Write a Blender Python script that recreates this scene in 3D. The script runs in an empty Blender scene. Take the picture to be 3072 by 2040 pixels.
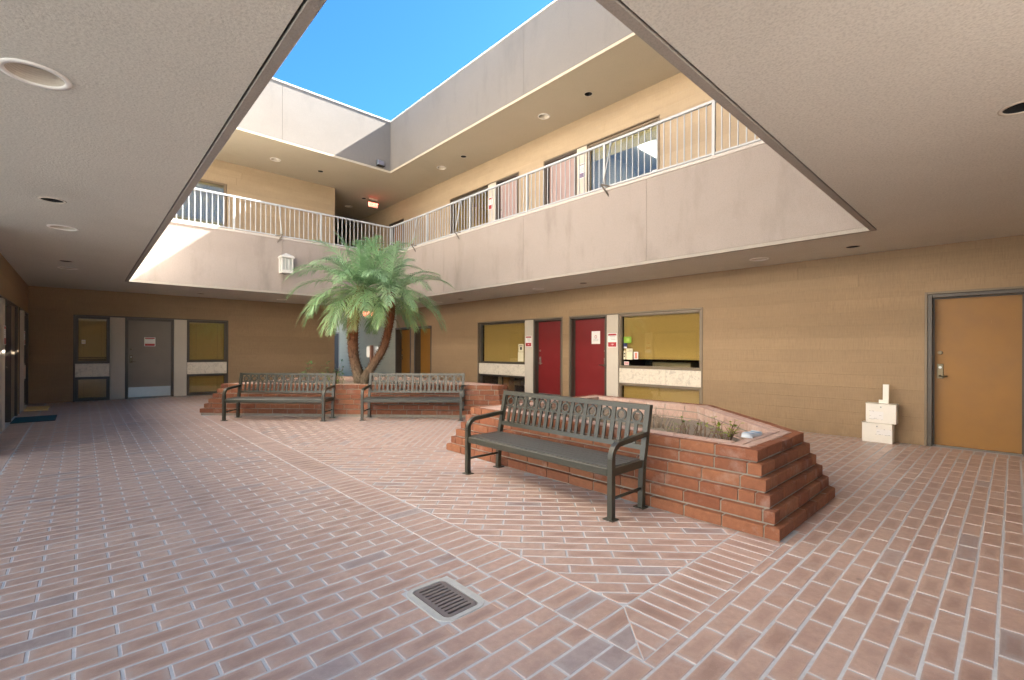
import bpy, bmesh, math, random
from math import sin, cos, pi, radians, sqrt
from mathutils import Vector, Matrix
random.seed(7)
SC = bpy.context.scene
COL = SC.collection

# ------------------------------------------------------------------ camera
CAM_H = 1.35
YAW = 0.8238
_cam = bpy.data.cameras.new('camera')
_cam.sensor_width = 36.0
_cam.lens = 1394.65 / 3072 * 36.0
_cam.shift_y = 29.86 / 3072
_cam.clip_start = 0.05
_cam.clip_end = 3000
CAMERA = bpy.data.objects.new('camera', _cam)
COL.objects.link(CAMERA)
_f = Vector((cos(YAW), sin(YAW), 0)); _r = Vector((sin(YAW), -cos(YAW), 0)); _u = Vector((0, 0, 1))
_M = Matrix((( _r.x, _u.x, -_f.x), (_r.y, _u.y, -_f.y), (_r.z, _u.z, -_f.z))).to_4x4()
CAMERA.matrix_world = Matrix.Translation((0, 0, CAM_H)) @ _M @ Matrix.Rotation(0.0036, 4, 'Z')
SC.camera = CAMERA

# ------------------------------------------------------------------ sky and sun
TO_SUN = Vector((1.0, -0.15, 0.90)).normalized()
SUN_EL = math.asin(TO_SUN.z)
SUN_AZ = math.atan2(TO_SUN.x, TO_SUN.y)
W = bpy.data.worlds.new('World'); SC.world = W; W.use_nodes = True
_n = W.node_tree.nodes; _l = W.node_tree.links
_bg = _n['Background']
_sky = _n.new('ShaderNodeTexSky'); _sky.sky_type = 'NISHITA'; _sky.sun_disc = False
_sky.sun_elevation = SUN_EL; _sky.sun_rotation = SUN_AZ
_sky.altitude = 2000; _sky.air_density = 0.8; _sky.dust_density = 2.2; _sky.ozone_density = 6.0
_tint = _n.new('ShaderNodeMix'); _tint.data_type = 'RGBA'; _tint.blend_type = 'MULTIPLY'; _tint.inputs[0].default_value = 1.0
_tint.inputs[7].default_value = (.27, .57, .64, 1)
_l.new(_sky.outputs[0], _tint.inputs[6]); _l.new(_tint.outputs[2], _bg.inputs['Color'])
_bg.inputs['Strength'].default_value = 0.05
_sun = bpy.data.lights.new('sun', 'SUN'); _sun.energy = 5.0; _sun.angle = radians(0.5); _sun.color = (1.0, 0.95, 0.88)
SUN = bpy.data.objects.new('sun', _sun); COL.objects.link(SUN)
SUN.rotation_euler = TO_SUN.to_track_quat('Z', 'Y').to_euler()
SUN.location = (8, -4, 30)
SC.view_settings.view_transform = 'Standard'
SC.view_settings.look = 'None'
SC.view_settings.gamma = 1.0
SC.view_settings.use_curve_mapping = False
SC.view_settings.exposure = 3.9
SC.cycles.max_bounces = 10
SC.cycles.diffuse_bounces = 8
SC.cycles.glossy_bounces = 4
SC.cycles.transmission_bounces = 6
SC.cycles.transparent_max_bounces = 12
SC.cycles.caustics_reflective = False
SC.cycles.caustics_refractive = False
SC.cycles.use_denoising = True

# ------------------------------------------------------------------ key dimensions (metres, camera above 0,0)
XL, XR, YB, YN = -0.945, 8.872, 16.119, -1.75      # walls
VX0, VX1, VY0, VY1 = 0.773, 7.198, 1.228, 13.498   # courtyard opening
S1 = 2.856          # ground floor soffit
KB = 4.33           # top of the gallery band
FL2 = 4.10          # gallery floor
RT = 5.26           # top of railing
S2 = 6.975          # upper soffit
PT = 8.58           # parapet top
PASS = 6.48         # passage through the back wall starts here

# ------------------------------------------------------------------ mesh helper
class MB:
    def __init__(self): self.v = []; self.f = []; self.m = []; self.uv = None; self.smooth = False
    def add(self, vs, fs, mi=0):
        o = len(self.v); self.v += [tuple(q) for q in vs]
        for f in fs: self.f.append(tuple(i + o for i in f)); self.m.append(mi)
    def box(self, x0, x1, y0, y1, z0, z1, mi=0):
        if x0 > x1: x0, x1 = x1, x0
        if y0 > y1: y0, y1 = y1, y0
        if z0 > z1: z0, z1 = z1, z0
        self.add([(x0,y0,z0),(x1,y0,z0),(x1,y1,z0),(x0,y1,z0),(x0,y0,z1),(x1,y0,z1),(x1,y1,z1),(x0,y1,z1)],
                 [(0,3,2,1),(4,5,6,7),(0,1,5,4),(1,2,6,5),(2,3,7,6),(3,0,4,7)], mi)
        return self
    def cbox(self, x0, x1, y0, y1, z0, z1, c, mi=0):
        """box with all edges chamfered by c"""
        if x0 > x1: x0, x1 = x1, x0
        if y0 > y1: y0, y1 = y1, y0
        if z0 > z1: z0, z1 = z1, z0
        c = min(c, (x1-x0)*.4, (y1-y0)*.4, (z1-z0)*.4)
        vs = []
        for sx in (0, 1):
            for sy in (0, 1):
                for sz in (0, 1):
                    X, Y, Z = (x0, x1)[sx], (y0, y1)[sy], (z0, z1)[sz]
                    dx, dy, dz = (c, -c)[sx], (c, -c)[sy], (c, -c)[sz]
                    vs += [(X, Y+dy, Z+dz), (X+dx, Y, Z+dz), (X+dx, Y+dy, Z)]
        def ix(sx, sy, sz, k): return (sx*4 + sy*2 + sz)*3 + k
        fs = []
        for s in (0, 1):
            q = [ix(s,0,0,0), ix(s,1,0,0), ix(s,1,1,0), ix(s,0,1,0)]; fs.append(q if s else q[::-1])
            q = [ix(0,s,0,1), ix(0,s,1,1), ix(1,s,1,1), ix(1,s,0,1)]; fs.append(q if s else q[::-1])
            q = [ix(0,0,s,2), ix(1,0,s,2), ix(1,1,s,2), ix(0,1,s,2)]; fs.append(q if s else q[::-1])
        for a in (0, 1):
            for b in (0, 1):
                fs.append([ix(a,b,0,0), ix(a,b,1,0), ix(a,b,1,1), ix(a,b,0,1)])
                fs.append([ix(a,0,b,0), ix(a,1,b,0), ix(a,1,b,2), ix(a,0,b,2)])
                fs.append([ix(0,a,b,1), ix(1,a,b,1), ix(1,a,b,2), ix(0,a,b,2)])
                for d in (0, 1): fs.append([ix(a,b,d,0), ix(a,b,d,1), ix(a,b,d,2)])
        self.add(vs, fs, mi); return self
    def prism(self, poly, z0, z1, mi=0):
        n = len(poly)
        a = sum(poly[i][0]*poly[(i+1)%n][1]-poly[(i+1)%n][0]*poly[i][1] for i in range(n))
        if a < 0: poly = poly[::-1]
        vs = [(x, y, z0) for x, y in poly] + [(x, y, z1) for x, y in poly]
        fs = [tuple(range(n))[::-1], tuple(range(n, 2*n))] + [(i, (i+1)%n, n+(i+1)%n, n+i) for i in range(n)]
        self.add(vs, fs, mi); return self
    def tube(self, pts, r, n=8, mi=0, caps=True):
        pts = [Vector(q) for q in pts]
        rs = r if isinstance(r, (list, tuple)) else [r]*len(pts)
        t0 = (pts[1]-pts[0]).normalized()
        ref = Vector((0,0,1)) if abs(t0.z) < .9 else Vector((1,0,0))
        a = t0.cross(ref).normalized(); o = len(self.v); vs = []; fs = []
        for i, q in enumerate(pts):
            t = (pts[min(i+1,len(pts)-1)]-pts[max(i-1,0)]).normalized()
            a = (a - t*a.dot(t)).normalized(); b = t.cross(a)
            for k in range(n):
                w = 2*pi*k/n; vs.append(q + (a*cos(w)+b*sin(w))*rs[i])
        for i in range(len(pts)-1):
            for k in range(n):
                fs.append((i*n+k, i*n+(k+1)%n, (i+1)*n+(k+1)%n, (i+1)*n+k))
        if caps: fs.append(tuple(range(n))[::-1]); fs.append(tuple(range((len(pts)-1)*n, len(pts)*n)))
        self.add(vs, fs, mi); return self
    def bar(self, p, q, w, h, up=(0,0,1), mi=0):
        """rectangular bar from p to q, w across, h along up"""
        p, q = Vector(p), Vector(q); t = (q-p).normalized(); s = t.cross(Vector(up))
        if s.length < 1e-6: s = t.cross(Vector((1,0,0)))
        s = s.normalized(); u = s.cross(t).normalized()
        vs = []
        for e in (p, q):
            for a, b in ((-1,-1),(1,-1),(1,1),(-1,1)): vs.append(e + s*(a*w/2) + u*(b*h/2))
        self.add(vs, [(0,1,2,3)[::-1],(4,5,6,7),(0,1,5,4),(1,2,6,5),(2,3,7,6),(3,0,4,7)][:6], mi); return self
    def lathe(self, prof, c, n=24, mi=0, closed=False):
        vs = []; fs = []
        for r, z in prof:
            for k in range(n):
                w = 2*pi*k/n; vs.append((c[0]+r*cos(w), c[1]+r*sin(w), c[2]+z))
        for i in range(len(prof)-1):
            for k in range(n): fs.append((i*n+k, i*n+(k+1)%n, (i+1)*n+(k+1)%n, (i+1)*n+k))
        if closed:
            if prof[0][0] > 1e-4: fs.append(tuple(range(n))[::-1])
            if prof[-1][0] > 1e-4: fs.append(tuple(range((len(prof)-1)*n, len(prof)*n)))
        self.add(vs, fs, mi); return self
    def xf(self, M):
        self.v = [tuple(M @ Vector(q)) for q in self.v]; return self
    def mesh(self, name, mats, off=(0,0,0)):
        me = bpy.data.meshes.new(name)
        me.from_pydata([(x-off[0], y-off[1], z-off[2]) for x, y, z in self.v], [], self.f)
        for m in (mats if isinstance(mats, (list, tuple)) else [mats]): me.materials.append(m)
        if any(self.m): me.polygons.foreach_set('material_index', self.m)
        if self.uv:
            l = me.uv_layers.new(name='UVMap'); l.data.foreach_set('uv', [c for q in self.uv for c in q])
        if self.smooth: me.polygons.foreach_set('use_smooth', [True]*len(me.polygons))
        me.update(); return me
    def build(self, name, mats, parent=None, label=None, cat=None, group=None, kind=None, center=True, fix=True):
        """link as one mesh object; vertices are world coordinates, the origin goes to the base centre"""
        if center:
            xs, ys, zs = zip(*self.v)
            off = ((min(xs)+max(xs))/2, (min(ys)+max(ys))/2, min(zs))
        else: off = (0,0,0)
        me = self.mesh(name, mats, off)
        if fix:
            bm = bmesh.new(); bm.from_mesh(me); bmesh.ops.recalc_face_normals(bm, faces=bm.faces); bm.to_mesh(me); bm.free()
        o = bpy.data.objects.new(name, me); COL.objects.link(o); o.location = off
        return adopt(o, parent, label, cat, group, kind)

WM = {}
def wmat(o):
    if o is None: return Matrix.Identity(4)
    return WM.get(o.name, Matrix.Identity(4))
def adopt(o, parent=None, label=None, cat=None, group=None, kind=None):
    L = Matrix.LocRotScale(o.location, o.rotation_euler, o.scale)
    if parent is not None:
        o.parent = parent; o.matrix_parent_inverse = wmat(parent).inverted()
    WM[o.name] = L
    if label: o['label'] = label
    if cat: o['category'] = cat
    if group: o['group'] = group
    if kind: o['kind'] = kind
    return o
def thing(name, label=None, cat=None, loc=(0,0,0), rz=0, group=None, kind=None):
    o = bpy.data.objects.new(name, None); COL.objects.link(o); o.empty_display_size = .2
    o.location = loc; o.rotation_euler = (0,0,rz)
    return adopt(o, None, label, cat, group, kind)
def inst(name, me, loc, parent=None, rz=0.0, scale=(1,1,1), **k):
    o = bpy.data.objects.new(name, me); COL.objects.link(o)
    o.location = loc; o.rotation_euler = (0,0,rz); o.scale = scale
    return adopt(o, parent, **k)
# ------------------------------------------------------------------ materials
class NT:
    def __init__(self, name):
        self.m = bpy.data.materials.new(name); self.m.use_nodes = True
        self.t = self.m.node_tree; self.n = self.t.nodes; self.b = self.n['Principled BSDF']
        self.out = self.n['Material Output']
    def new(self, ty, **k):
        q = self.n.new('ShaderNode'+ty)
        for a, v in k.items(): setattr(q, a, v)
        return q
    def set(self, node, sock, v):
        s = node.inputs[sock]
        if isinstance(v, bpy.types.NodeSocket): self.t.links.new(v, s)
        elif isinstance(v, bpy.types.Node): self.t.links.new(v.outputs[0], s)
        else: s.default_value = v
    def pos(self): return self.new('NewGeometry').outputs['Position']
    def mapping(self, vec, scale, loc=(0,0,0)):
        q = self.new('Mapping'); self.set(q, 'Vector', vec); q.inputs['Scale'].default_value = scale; q.inputs['Location'].default_value = loc
        return q.outputs[0]
    def noise(self, vec, scale, detail=3, rough=.55, dist=0):
        q = self.new('TexNoise'); self.set(q, 'Vector', vec); q.inputs['Scale'].default_value = scale
        q.inputs['Detail'].default_value = detail; q.inputs['Roughness'].default_value = rough; q.inputs['Distortion'].default_value = dist
        return q.outputs['Fac']
    def ramp(self, fac, stops):
        q = self.new('ValToRGB'); self.set(q, 'Fac', fac); e = q.color_ramp.elements
        while len(e) < len(stops): e.new(.5)
        for i, (p, c) in enumerate(stops):
            e[i].position = p; e[i].color = (c, c, c, 1) if isinstance(c, (int, float)) else (*c, 1)
        return q.outputs[0]
    def math(self, op, a, b=0.0, c=0.0, clamp=False):
        q = self.new('Math', operation=op); q.use_clamp = clamp
        self.set(q, 0, a); self.set(q, 1, b); self.set(q, 2, c); return q.outputs[0]
    def mix(self, fac, a, b, mode='MIX'):
        q = self.new('Mix', data_type='RGBA', blend_type=mode)
        self.set(q, 0, fac)
        for s, v in ((6, a), (7, b)):
            self.set(q, s, (*v, 1) if isinstance(v, tuple) and len(v) == 3 else v)
        return q.outputs[2]
    def bump(self, h, strength, dist, normal=None):
        q = self.new('Bump'); self.set(q, 'Height', h); q.inputs['Strength'].default_value = strength; q.inputs['Distance'].default_value = dist
        if normal: self.set(q, 'Normal', normal)
        return q.outputs[0]
    def fin(self, col, rough=.6, bump=None, metal=0.0, spec=.5):
        self.set(self.b, 'Base Color', (*col, 1) if isinstance(col, tuple) and len(col) == 3 else col)
        self.set(self.b, 'Roughness', rough); self.set(self.b, 'Metallic', metal)
        self.b.inputs['Specular IOR Level'].default_value = spec
        if bump: self.set(self.b, 'Normal', bump)
        return self.m

def m_plain(name, col, rough=.5, metal=0.0, var=.06, scale=14, spec=.5, bump=0.0):
    t = NT(name); p = t.pos(); f = t.noise(p, scale, 4)
    c = t.mix(f, tuple(x*(1-var) for x in col), tuple(min(1, x*(1+var)) for x in col))
    b = t.bump(t.noise(p, 220, 2), bump, .002) if bump else None
    return t.fin(c, rough, b, metal, spec)
def m_stucco(name, col, grain=120, streak=0.0, bumpd=.004, speck=.10):
    t = NT(name); p = t.pos()
    big = t.noise(p, .9, 4, .6); fine = t.noise(p, grain, 2, .7)
    c = t.mix(big, tuple(x*.93 for x in col), tuple(min(1, x*1.05) for x in col))
    c = t.mix(t.math('MULTIPLY', t.ramp(fine, [(.35, 1.0), (.55, 0.0)]), speck*3), c, tuple(x*.55 for x in col))
    if streak:
        sp = t.new('SeparateXYZ'); t.set(sp, 0, p)
        h = t.math('ADD', sp.outputs[0], sp.outputs[1])
        cv = t.new('CombineXYZ'); t.set(cv, 0, t.math('MULTIPLY', h, 1.3)); t.set(cv, 1, t.math('MULTIPLY', sp.outputs[2], .35))
        s = t.noise(cv.outputs[0], 1.6, 5, .62)
        c = t.mix(t.math('MULTIPLY', t.ramp(s, [(.52, 0.0), (.72, 1.0)]), streak), c, tuple(x*.62 for x in col))
        c = t.mix(t.math('MULTIPLY', t.ramp(s, [(.24, 1.0), (.40, 0.0)]), streak*.5), c, tuple(min(.85, x*1.18) for x in col))
    pt = t.noise(t.mapping(p, (1,1,1), (3,9,2)), .42, 5, .62, .5)
    c = t.mix(t.math('MULTIPLY', t.ramp(pt, [(.52, 0.0), (.66, 1.0)]), .22), c, t.mix(1.0, c, (.78,.75,.72), 'MULTIPLY'))
    b = t.bump(t.noise(p, grain*.7, 3, .6), .6, bumpd)
    return t.fin(c, .9, b, spec=.25)
def m_board(name, col, saw=1.0):
    t = NT(name); p = t.pos(); sp = t.new('SeparateXYZ'); t.set(sp, 0, p)
    h = t.math('ADD', sp.outputs[0], sp.outputs[1]); rnd = t.new('ObjectInfo').outputs['Random']
    a = t.new('CombineXYZ'); t.set(a, 0, t.math('MULTIPLY', h, 95)); t.set(a, 1, t.math('MULTIPLY', sp.outputs[2], 7)); t.set(a, 2, t.math('MULTIPLY', rnd, 40))
    g = t.new('CombineXYZ'); t.set(g, 0, t.math('MULTIPLY', h, 2.2)); t.set(g, 1, t.math('MULTIPLY', sp.outputs[2], 42)); t.set(g, 2, t.math('MULTIPLY', rnd, 60))
    sawn = t.noise(a.outputs[0], 1.0, 3, .6); grain = t.noise(g.outputs[0], 1.0, 5, .62, .8)
    patch = t.noise(p, 2.2, 3)
    c = t.mix(grain, tuple(x*.86 for x in col), tuple(x*1.10 for x in col))
    c = t.mix(t.math('MULTIPLY', t.ramp(sawn, [(.42, 0.0), (.75, 1.0)]), .30*saw), c, tuple(x*1.25 for x in col))
    c = t.mix(t.math('MULTIPLY', t.ramp(sawn, [(.22, 1.0), (.42, 0.0)]), .35*saw), c, tuple(x*.72 for x in col))
    blot = t.noise(t.mapping(p, (.5,.5,1.6)), 1.3, 5, .65)
    c = t.mix(t.math('MULTIPLY', t.ramp(blot, [(.42, 1.0), (.62, 0.0)]), .30), c, tuple(x*.78 for x in col))
    c = t.mix(t.ramp(t.noise(t.mapping(p, (1,1,1)), 35, 4, .7), [(.70, 0.0), (.80, .35)]), c, tuple(x*.6 for x in col))
    dirt = t.math('MULTIPLY', t.math('SUBTRACT', 1.0, t.math('MULTIPLY', sp.outputs[2], 3.2), 0, True), t.ramp(t.noise(p, 6, 5, .65), [(.40, 0.0), (.70, .55)]))
    c = t.mix(dirt, c, tuple(x*.62 for x in col))
    v = t.math('MULTIPLY_ADD', rnd, .09, .955)
    c = t.mix(1.0, c, t.mix(patch, (.94,.94,.94), (1.05,1.05,1.05)), 'MULTIPLY')
    cv = t.new('CombineColor'); [t.set(cv, i, v) for i in range(3)]
    c = t.mix(1.0, c, cv.outputs[0], 'MULTIPLY')
    hh = t.math('ADD', t.math('MULTIPLY', sawn, .5*saw), t.math('MULTIPLY', grain, .5))
    return t.fin(c, .62, t.bump(hh, .55, .004), spec=.4)
def m_brick(name, cols, dark, mortarstain=.15, rough=.5, spot=.8, spec=.4, odd=None, stains=False):
    """fired brick: tone from a per-brick random value, a darker flashed spot in the middle of some faces"""
    t = NT(name); p = t.pos()
    at = t.new('Attribute'); at.attribute_name = 'rnd'; at.attribute_type = 'GEOMETRY'
    r = t.math('FRACT', t.math('ADD', at.outputs['Fac'], t.new('ObjectInfo').outputs['Random']))
    n = len(cols); c = t.ramp(r, [(i/(n-1), q) for i, q in enumerate(cols)])
    r2 = t.math('FRACT', t.math('MULTIPLY', r, 17.31)); r3 = t.math('FRACT', t.math('MULTIPLY', r, 53.7))
    if odd:
        c = t.mix(t.ramp(r3, [(.955, 0.0), (.965, .8)]), c, odd)
    fine = t.noise(p, 160, 3, .7); mid = t.noise(p, 22, 4, .6)
    c = t.mix(t.ramp(mid, [(.3, 0.0), (.7, 1.0)]), c, t.mix(1.0, c, (.80,.80,.82), 'MULTIPLY'))
    if spot:
        uv = t.new('UVMap'); su = t.new('SeparateXYZ'); t.set(su, 0, uv.outputs[0])
        du = t.math('ABSOLUTE', t.math('SUBTRACT', su.outputs[0], .5)); dv = t.math('ABSOLUTE', t.math('SUBTRACT', su.outputs[1], .5))
        d = t.math('MAXIMUM', t.math('MULTIPLY', du, 2.2), t.math('MULTIPLY', dv, 2.6))
        d = t.math('ADD', d, t.math('MULTIPLY', t.math('SUBTRACT', mid, .5), 1.5))
        k = t.math('MULTIPLY', t.ramp(d, [(.45, 1.0), (.80, 0.0)]), t.ramp(r2, [(.35, 0.0), (.75, spot)]))
        c = t.mix(k, c, dark)
    c = t.mix(t.math('MULTIPLY', t.ramp(fine, [(.62, 0.0), (.70, 1.0)]), .35), c, tuple(min(1, x*1.7) for x in cols[0]))
    c = t.mix(t.math('MULTIPLY', t.ramp(fine, [(.30, 1.0), (.38, 0.0)]), .4), c, tuple(x*.5 for x in cols[0]))
    st = t.noise(p, 5.0, 5, .65)
    c = t.mix(t.math('MULTIPLY', t.ramp(st, [(.55, 0.0), (.75, 1.0)]), mortarstain), c, (.62,.58,.54))
    if stains:
        b1 = t.noise(p, .55, 5, .62, .6); b2 = t.noise(t.mapping(p, (1,1,1), (7,3,0)), 2.1, 5, .6, 1.2)
        c = t.mix(t.math('MULTIPLY', t.ramp(b1, [(.46, 0.0), (.68, 1.0)]), .34), c, t.mix(1.0, c, (.60,.55,.53), 'MULTIPLY'))
        c = t.mix(t.math('MULTIPLY', t.ramp(b2, [(.55, 0.0), (.72, 1.0)]), .38), c, t.mix(1.0, c, (.56,.50,.48), 'MULTIPLY'))
        vo = t.new('TexVoronoi'); t.set(vo, 'Vector', p); vo.inputs['Scale'].default_value = 1.7; vo.inputs['Randomness'].default_value = 1.0
        wob = t.math('MULTIPLY_ADD', t.noise(p, 14, 2), .03, t.math('MULTIPLY', vo.outputs['Distance'], 1.0))
        c = t.mix(t.math('MULTIPLY', t.ramp(wob, [(.045, 1.0), (.056, 0.0)]), .55), c, (.16,.13,.12))
        # edge wear and grime along the joints
        uv2 = t.new('UVMap'); s2 = t.new('SeparateXYZ'); t.set(s2, 0, uv2.outputs[0])
        e = t.math('MAXIMUM', t.math('MULTIPLY', t.math('ABSOLUTE', t.math('SUBTRACT', s2.outputs[0], .5)), 1.0), t.math('MULTIPLY', t.math('ABSOLUTE', t.math('SUBTRACT', s2.outputs[1], .5)), 1.0))
        e = t.math('ADD', e, t.math('MULTIPLY', t.math('SUBTRACT', mid, .5), .16))
        c = t.mix(t.math('MULTIPLY', t.ramp(e, [(.40, 0.0), (.50, 1.0)]), .35), c, (.56,.54,.53))
    return t.fin(c, t.math('MULTIPLY_ADD', mid, .2, rough-.1), t.bump(t.math('ADD', fine, mid), .5, .0025), spec=spec)
def m_door(name, col, rough=.4):
    t = NT(name); p = t.pos()
    f = t.noise(p, 3.0, 5, .6); sc = t.noise(t.mapping(p, (30,30,4)), 1.0, 3, .7, 2.0); s2 = t.noise(t.mapping(p, (6,6,60), (5,1,0)), 1.0, 3, .7, 1.5)
    sp = t.new('SeparateXYZ'); t.set(sp, 0, p)
    c = t.mix(f, tuple(x*.84 for x in col), tuple(min(1, x*1.16) for x in col))
    c = t.mix(t.math('MULTIPLY', t.ramp(sc, [(.70, 0.0), (.78, 1.0)]), .30), c, tuple(min(1, x*1.8+.05) for x in col))
    c = t.mix(t.math('MULTIPLY', t.ramp(s2, [(.72, 0.0), (.78, 1.0)]), .35), c, tuple(x*.55 for x in col))
    r = t.math('MULTIPLY_ADD', f, .22, rough-.1)
    return t.fin(c, r, t.bump(t.noise(p, 140, 2), .15, .002))
def m_glass(name, tint=(.92,.87,.74), refl=1.6):
    t = NT(name); t.n.remove(t.b)
    lw = t.new('LayerWeight'); lw.inputs['Blend'].default_value = .5
    f = t.math('MULTIPLY_ADD', t.math('POWER', lw.outputs['Facing'], 5.0), .9, .045*refl, True)
    tr = t.new('BsdfTransparent'); tr.inputs['Color'].default_value = (*tint, 1)
    gl = t.new('BsdfGlossy'); gl.inputs['Roughness'].default_value = .015; gl.inputs['Color'].default_value = (.95,.97,1,1)
    mx = t.new('MixShader'); t.set(mx, 0, f); t.set(mx, 1, tr); t.set(mx, 2, gl)
    t.t.links.new(mx.outputs[0], t.out.inputs[0]); return t.m
def m_emit(name, col, s):
    t = NT(name); t.fin(tuple(min(1,x) for x in col), .5)
    t.b.inputs['Emission Color'].default_value = (*col, 1); t.b.inputs['Emission Strength'].default_value = s; return t.m
def m_leaf(name, c0, c1, yell=None):
    t = NT(name); r = t.new('ObjectInfo').outputs['Random']; p = t.pos()
    c = t.mix(r, c0, c1)
    at = t.new('Attribute'); at.attribute_name = 'tip'; at.attribute_type = 'GEOMETRY'
    if yell: c = t.mix(t.math('MULTIPLY', at.outputs['Fac'], .75), c, yell)
    c = t.mix(t.noise(p, 9, 3), c, t.mix(1.0, c, (.6,.65,.6), 'MULTIPLY'))
    t.fin(c, .42, spec=.5)
    tl = t.new('BsdfTranslucent'); t.set(tl, 'Color', c)
    mx = t.new('MixShader'); mx.inputs[0].default_value = .30
    t.t.links.new(t.b.outputs[0], mx.inputs[1]); t.t.links.new(tl.outputs[0], mx.inputs[2]); t.t.links.new(mx.outputs[0], t.out.inputs[0])
    return t.m
def m_marble(name, col):
    t = NT(name); p = t.pos(); rnd = t.new('ObjectInfo').outputs['Random']
    off = t.new('CombineXYZ'); t.set(off, 0, t.math('MULTIPLY', rnd, 50)); t.set(off, 1, t.math('MULTIPLY', rnd, 31))
    ad = t.new('VectorMath', operation='ADD'); t.set(ad, 0, p); t.set(ad, 1, off.outputs[0])
    v = t.noise(ad.outputs[0], 7, 6, .65, 1.6)
    c = t.ramp(v, [(.30, tuple(x*.72 for x in col)), (.46, col), (.52, tuple(min(1,x*1.12) for x in col)), (.60, col), (.75, tuple(x*.82 for x in col))])
    return t.fin(c, .35)

M = {}
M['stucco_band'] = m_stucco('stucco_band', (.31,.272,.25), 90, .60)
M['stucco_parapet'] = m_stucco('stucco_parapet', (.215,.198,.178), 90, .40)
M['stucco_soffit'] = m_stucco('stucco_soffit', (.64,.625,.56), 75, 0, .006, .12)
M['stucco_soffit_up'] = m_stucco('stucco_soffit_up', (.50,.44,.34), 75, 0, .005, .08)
M['stucco_bounce'] = m_stucco('stucco_bounce', (.78,.72,.64), 110, .2)  # unseen left faces whitened to bounce more sunlight into the courtyard
M['bead'] = m_stucco('stucco_bead', (.34,.31,.275), 90, 0)
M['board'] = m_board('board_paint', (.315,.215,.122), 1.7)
M['board_lit'] = m_board('board_paint_lit', (.42,.33,.225))  # same board paint, the upper floor's stronger light put into the colour
M['kerb'] = m_plain('kerb_paint', (.46,.43,.40), .7)
M['nickel'] = m_plain('worn_nickel', (.34,.31,.26), .4, 1.0, var=.12)
M['board_passage_lit'] = m_board('board_passage_lit', (.50,.52,.42), 1.0)  # same wall, grey-green cast of the passage light mixed into the colour
M['cream'] = m_plain('cream_panel', (.56,.51,.43), .7, var=.04, bump=.25)
M['bronze'] = m_plain('bronze_frame', (.075,.062,.048), .42, var=.12, spec=.5)
M['frame_tan'] = m_plain('painted_frame', (.20,.155,.105), .45, var=.08)
M['door_red'] = m_door('door_red', (.175,.014,.016), .36)
M['door_tan'] = m_door('door_tan', (.29,.14,.028), .5)
M['door_taupe'] = m_door('door_taupe', (.20,.17,.14), .5)
M['door_plum'] = m_door('door_plum', (.12,.035,.06), .45)
M['door_mauve'] = m_door('door_mauve', (.38,.27,.25), .45)
M['steel'] = m_plain('brushed_steel', (.42,.44,.44), .38, 1.0, var=.08)
M['brass'] = m_plain('aged_brass', (.16,.13,.085), .42, 1.0, var=.15)
M['rail'] = m_plain('white_rail', (.40,.425,.45), .45, var=.04)
M['bench'] = m_plain('bench_paint', (.036,.034,.022), .38, var=.10, scale=25, spec=.6)
M['bench_seat'] = m_plain('bench_seat_paint', (.050,.053,.052), .38, var=.14, scale=30, spec=.6)
M['white_paint'] = m_plain('white_paint', (.80,.78,.74), .5, var=.04)
M['glass'] = m_glass('window_glass')
M['glass_clear'] = m_glass('upper_glass', (.86,.88,.86), 1.3)
M['shade'] = m_plain('roller_shade', (.50,.43,.235), .8, var=.05)
M['blind'] = m_plain('blind_slats', (.44,.37,.20), .6, var=.06)
M['dark'] = m_plain('dark_room', (.035,.032,.03), .9, var=.3)
M['room'] = m_plain('room_wall', (.5,.5,.48), .9)
M['black'] = m_plain('black_hole', (.008,.008,.008), .8)
M['mortar_floor'] = m_plain('pavement_mortar', (.54,.555,.575), .9, var=.16, scale=30, bump=.5)
M['mortar_planter'] = m_plain('planter_mortar', (.30,.27,.22), .95, var=.3, scale=18, bump=.6)
M['paver'] = m_brick('paver', [(.53,.365,.295), (.565,.405,.33), (.50,.34,.275), (.545,.385,.31), (.52,.36,.295), (.575,.41,.33)], (.33,.215,.175), .25, .36, .6, spec=.55, odd=(.40,.35,.345), stains=True)
M['brick'] = m_brick('planter_brick', [(.285,.110,.055), (.235,.085,.045), (.31,.130,.066), (.26,.100,.052), (.21,.078,.042)], (.18,.07,.05), .20, .75, 0.0, .25)
M['cap'] = m_brick('cap_brick', [(.53,.36,.29), (.57,.40,.33), (.50,.33,.26)], (.25,.12,.09), .5, .7, 0.0, .3)
M['tile'] = m_marble('marble_tile', (.66,.60,.50))
M['soil'] = m_plain('soil', (.24,.20,.155), .95, var=.5, scale=45, bump=1.0)
M['concrete'] = m_plain('concrete', (.50,.50,.48), .85, var=.14, scale=40, bump=.6)
M['iron'] = m_plain('cast_iron', (.22,.185,.17), .55, .3, var=.15, scale=40)
M['red'] = m_plain('sign_red', (.40,.02,.03), .45)
M['print'] = m_plain('print_grey', (.28,.28,.28), .6)
M['black_print'] = m_plain('print_black', (.03,.03,.03), .6)
M['paper'] = m_plain('paper', (.80,.79,.77), .7, var=.03)
# ------------------------------------------------------------------ ground
g = MB(); g.box(-200, 220, -200, 230, -.40, -.045)
g.build('ground', m_plain('pale_paving', (.30,.29,.27), .9, var=.2, scale=3), kind='structure')

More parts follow.
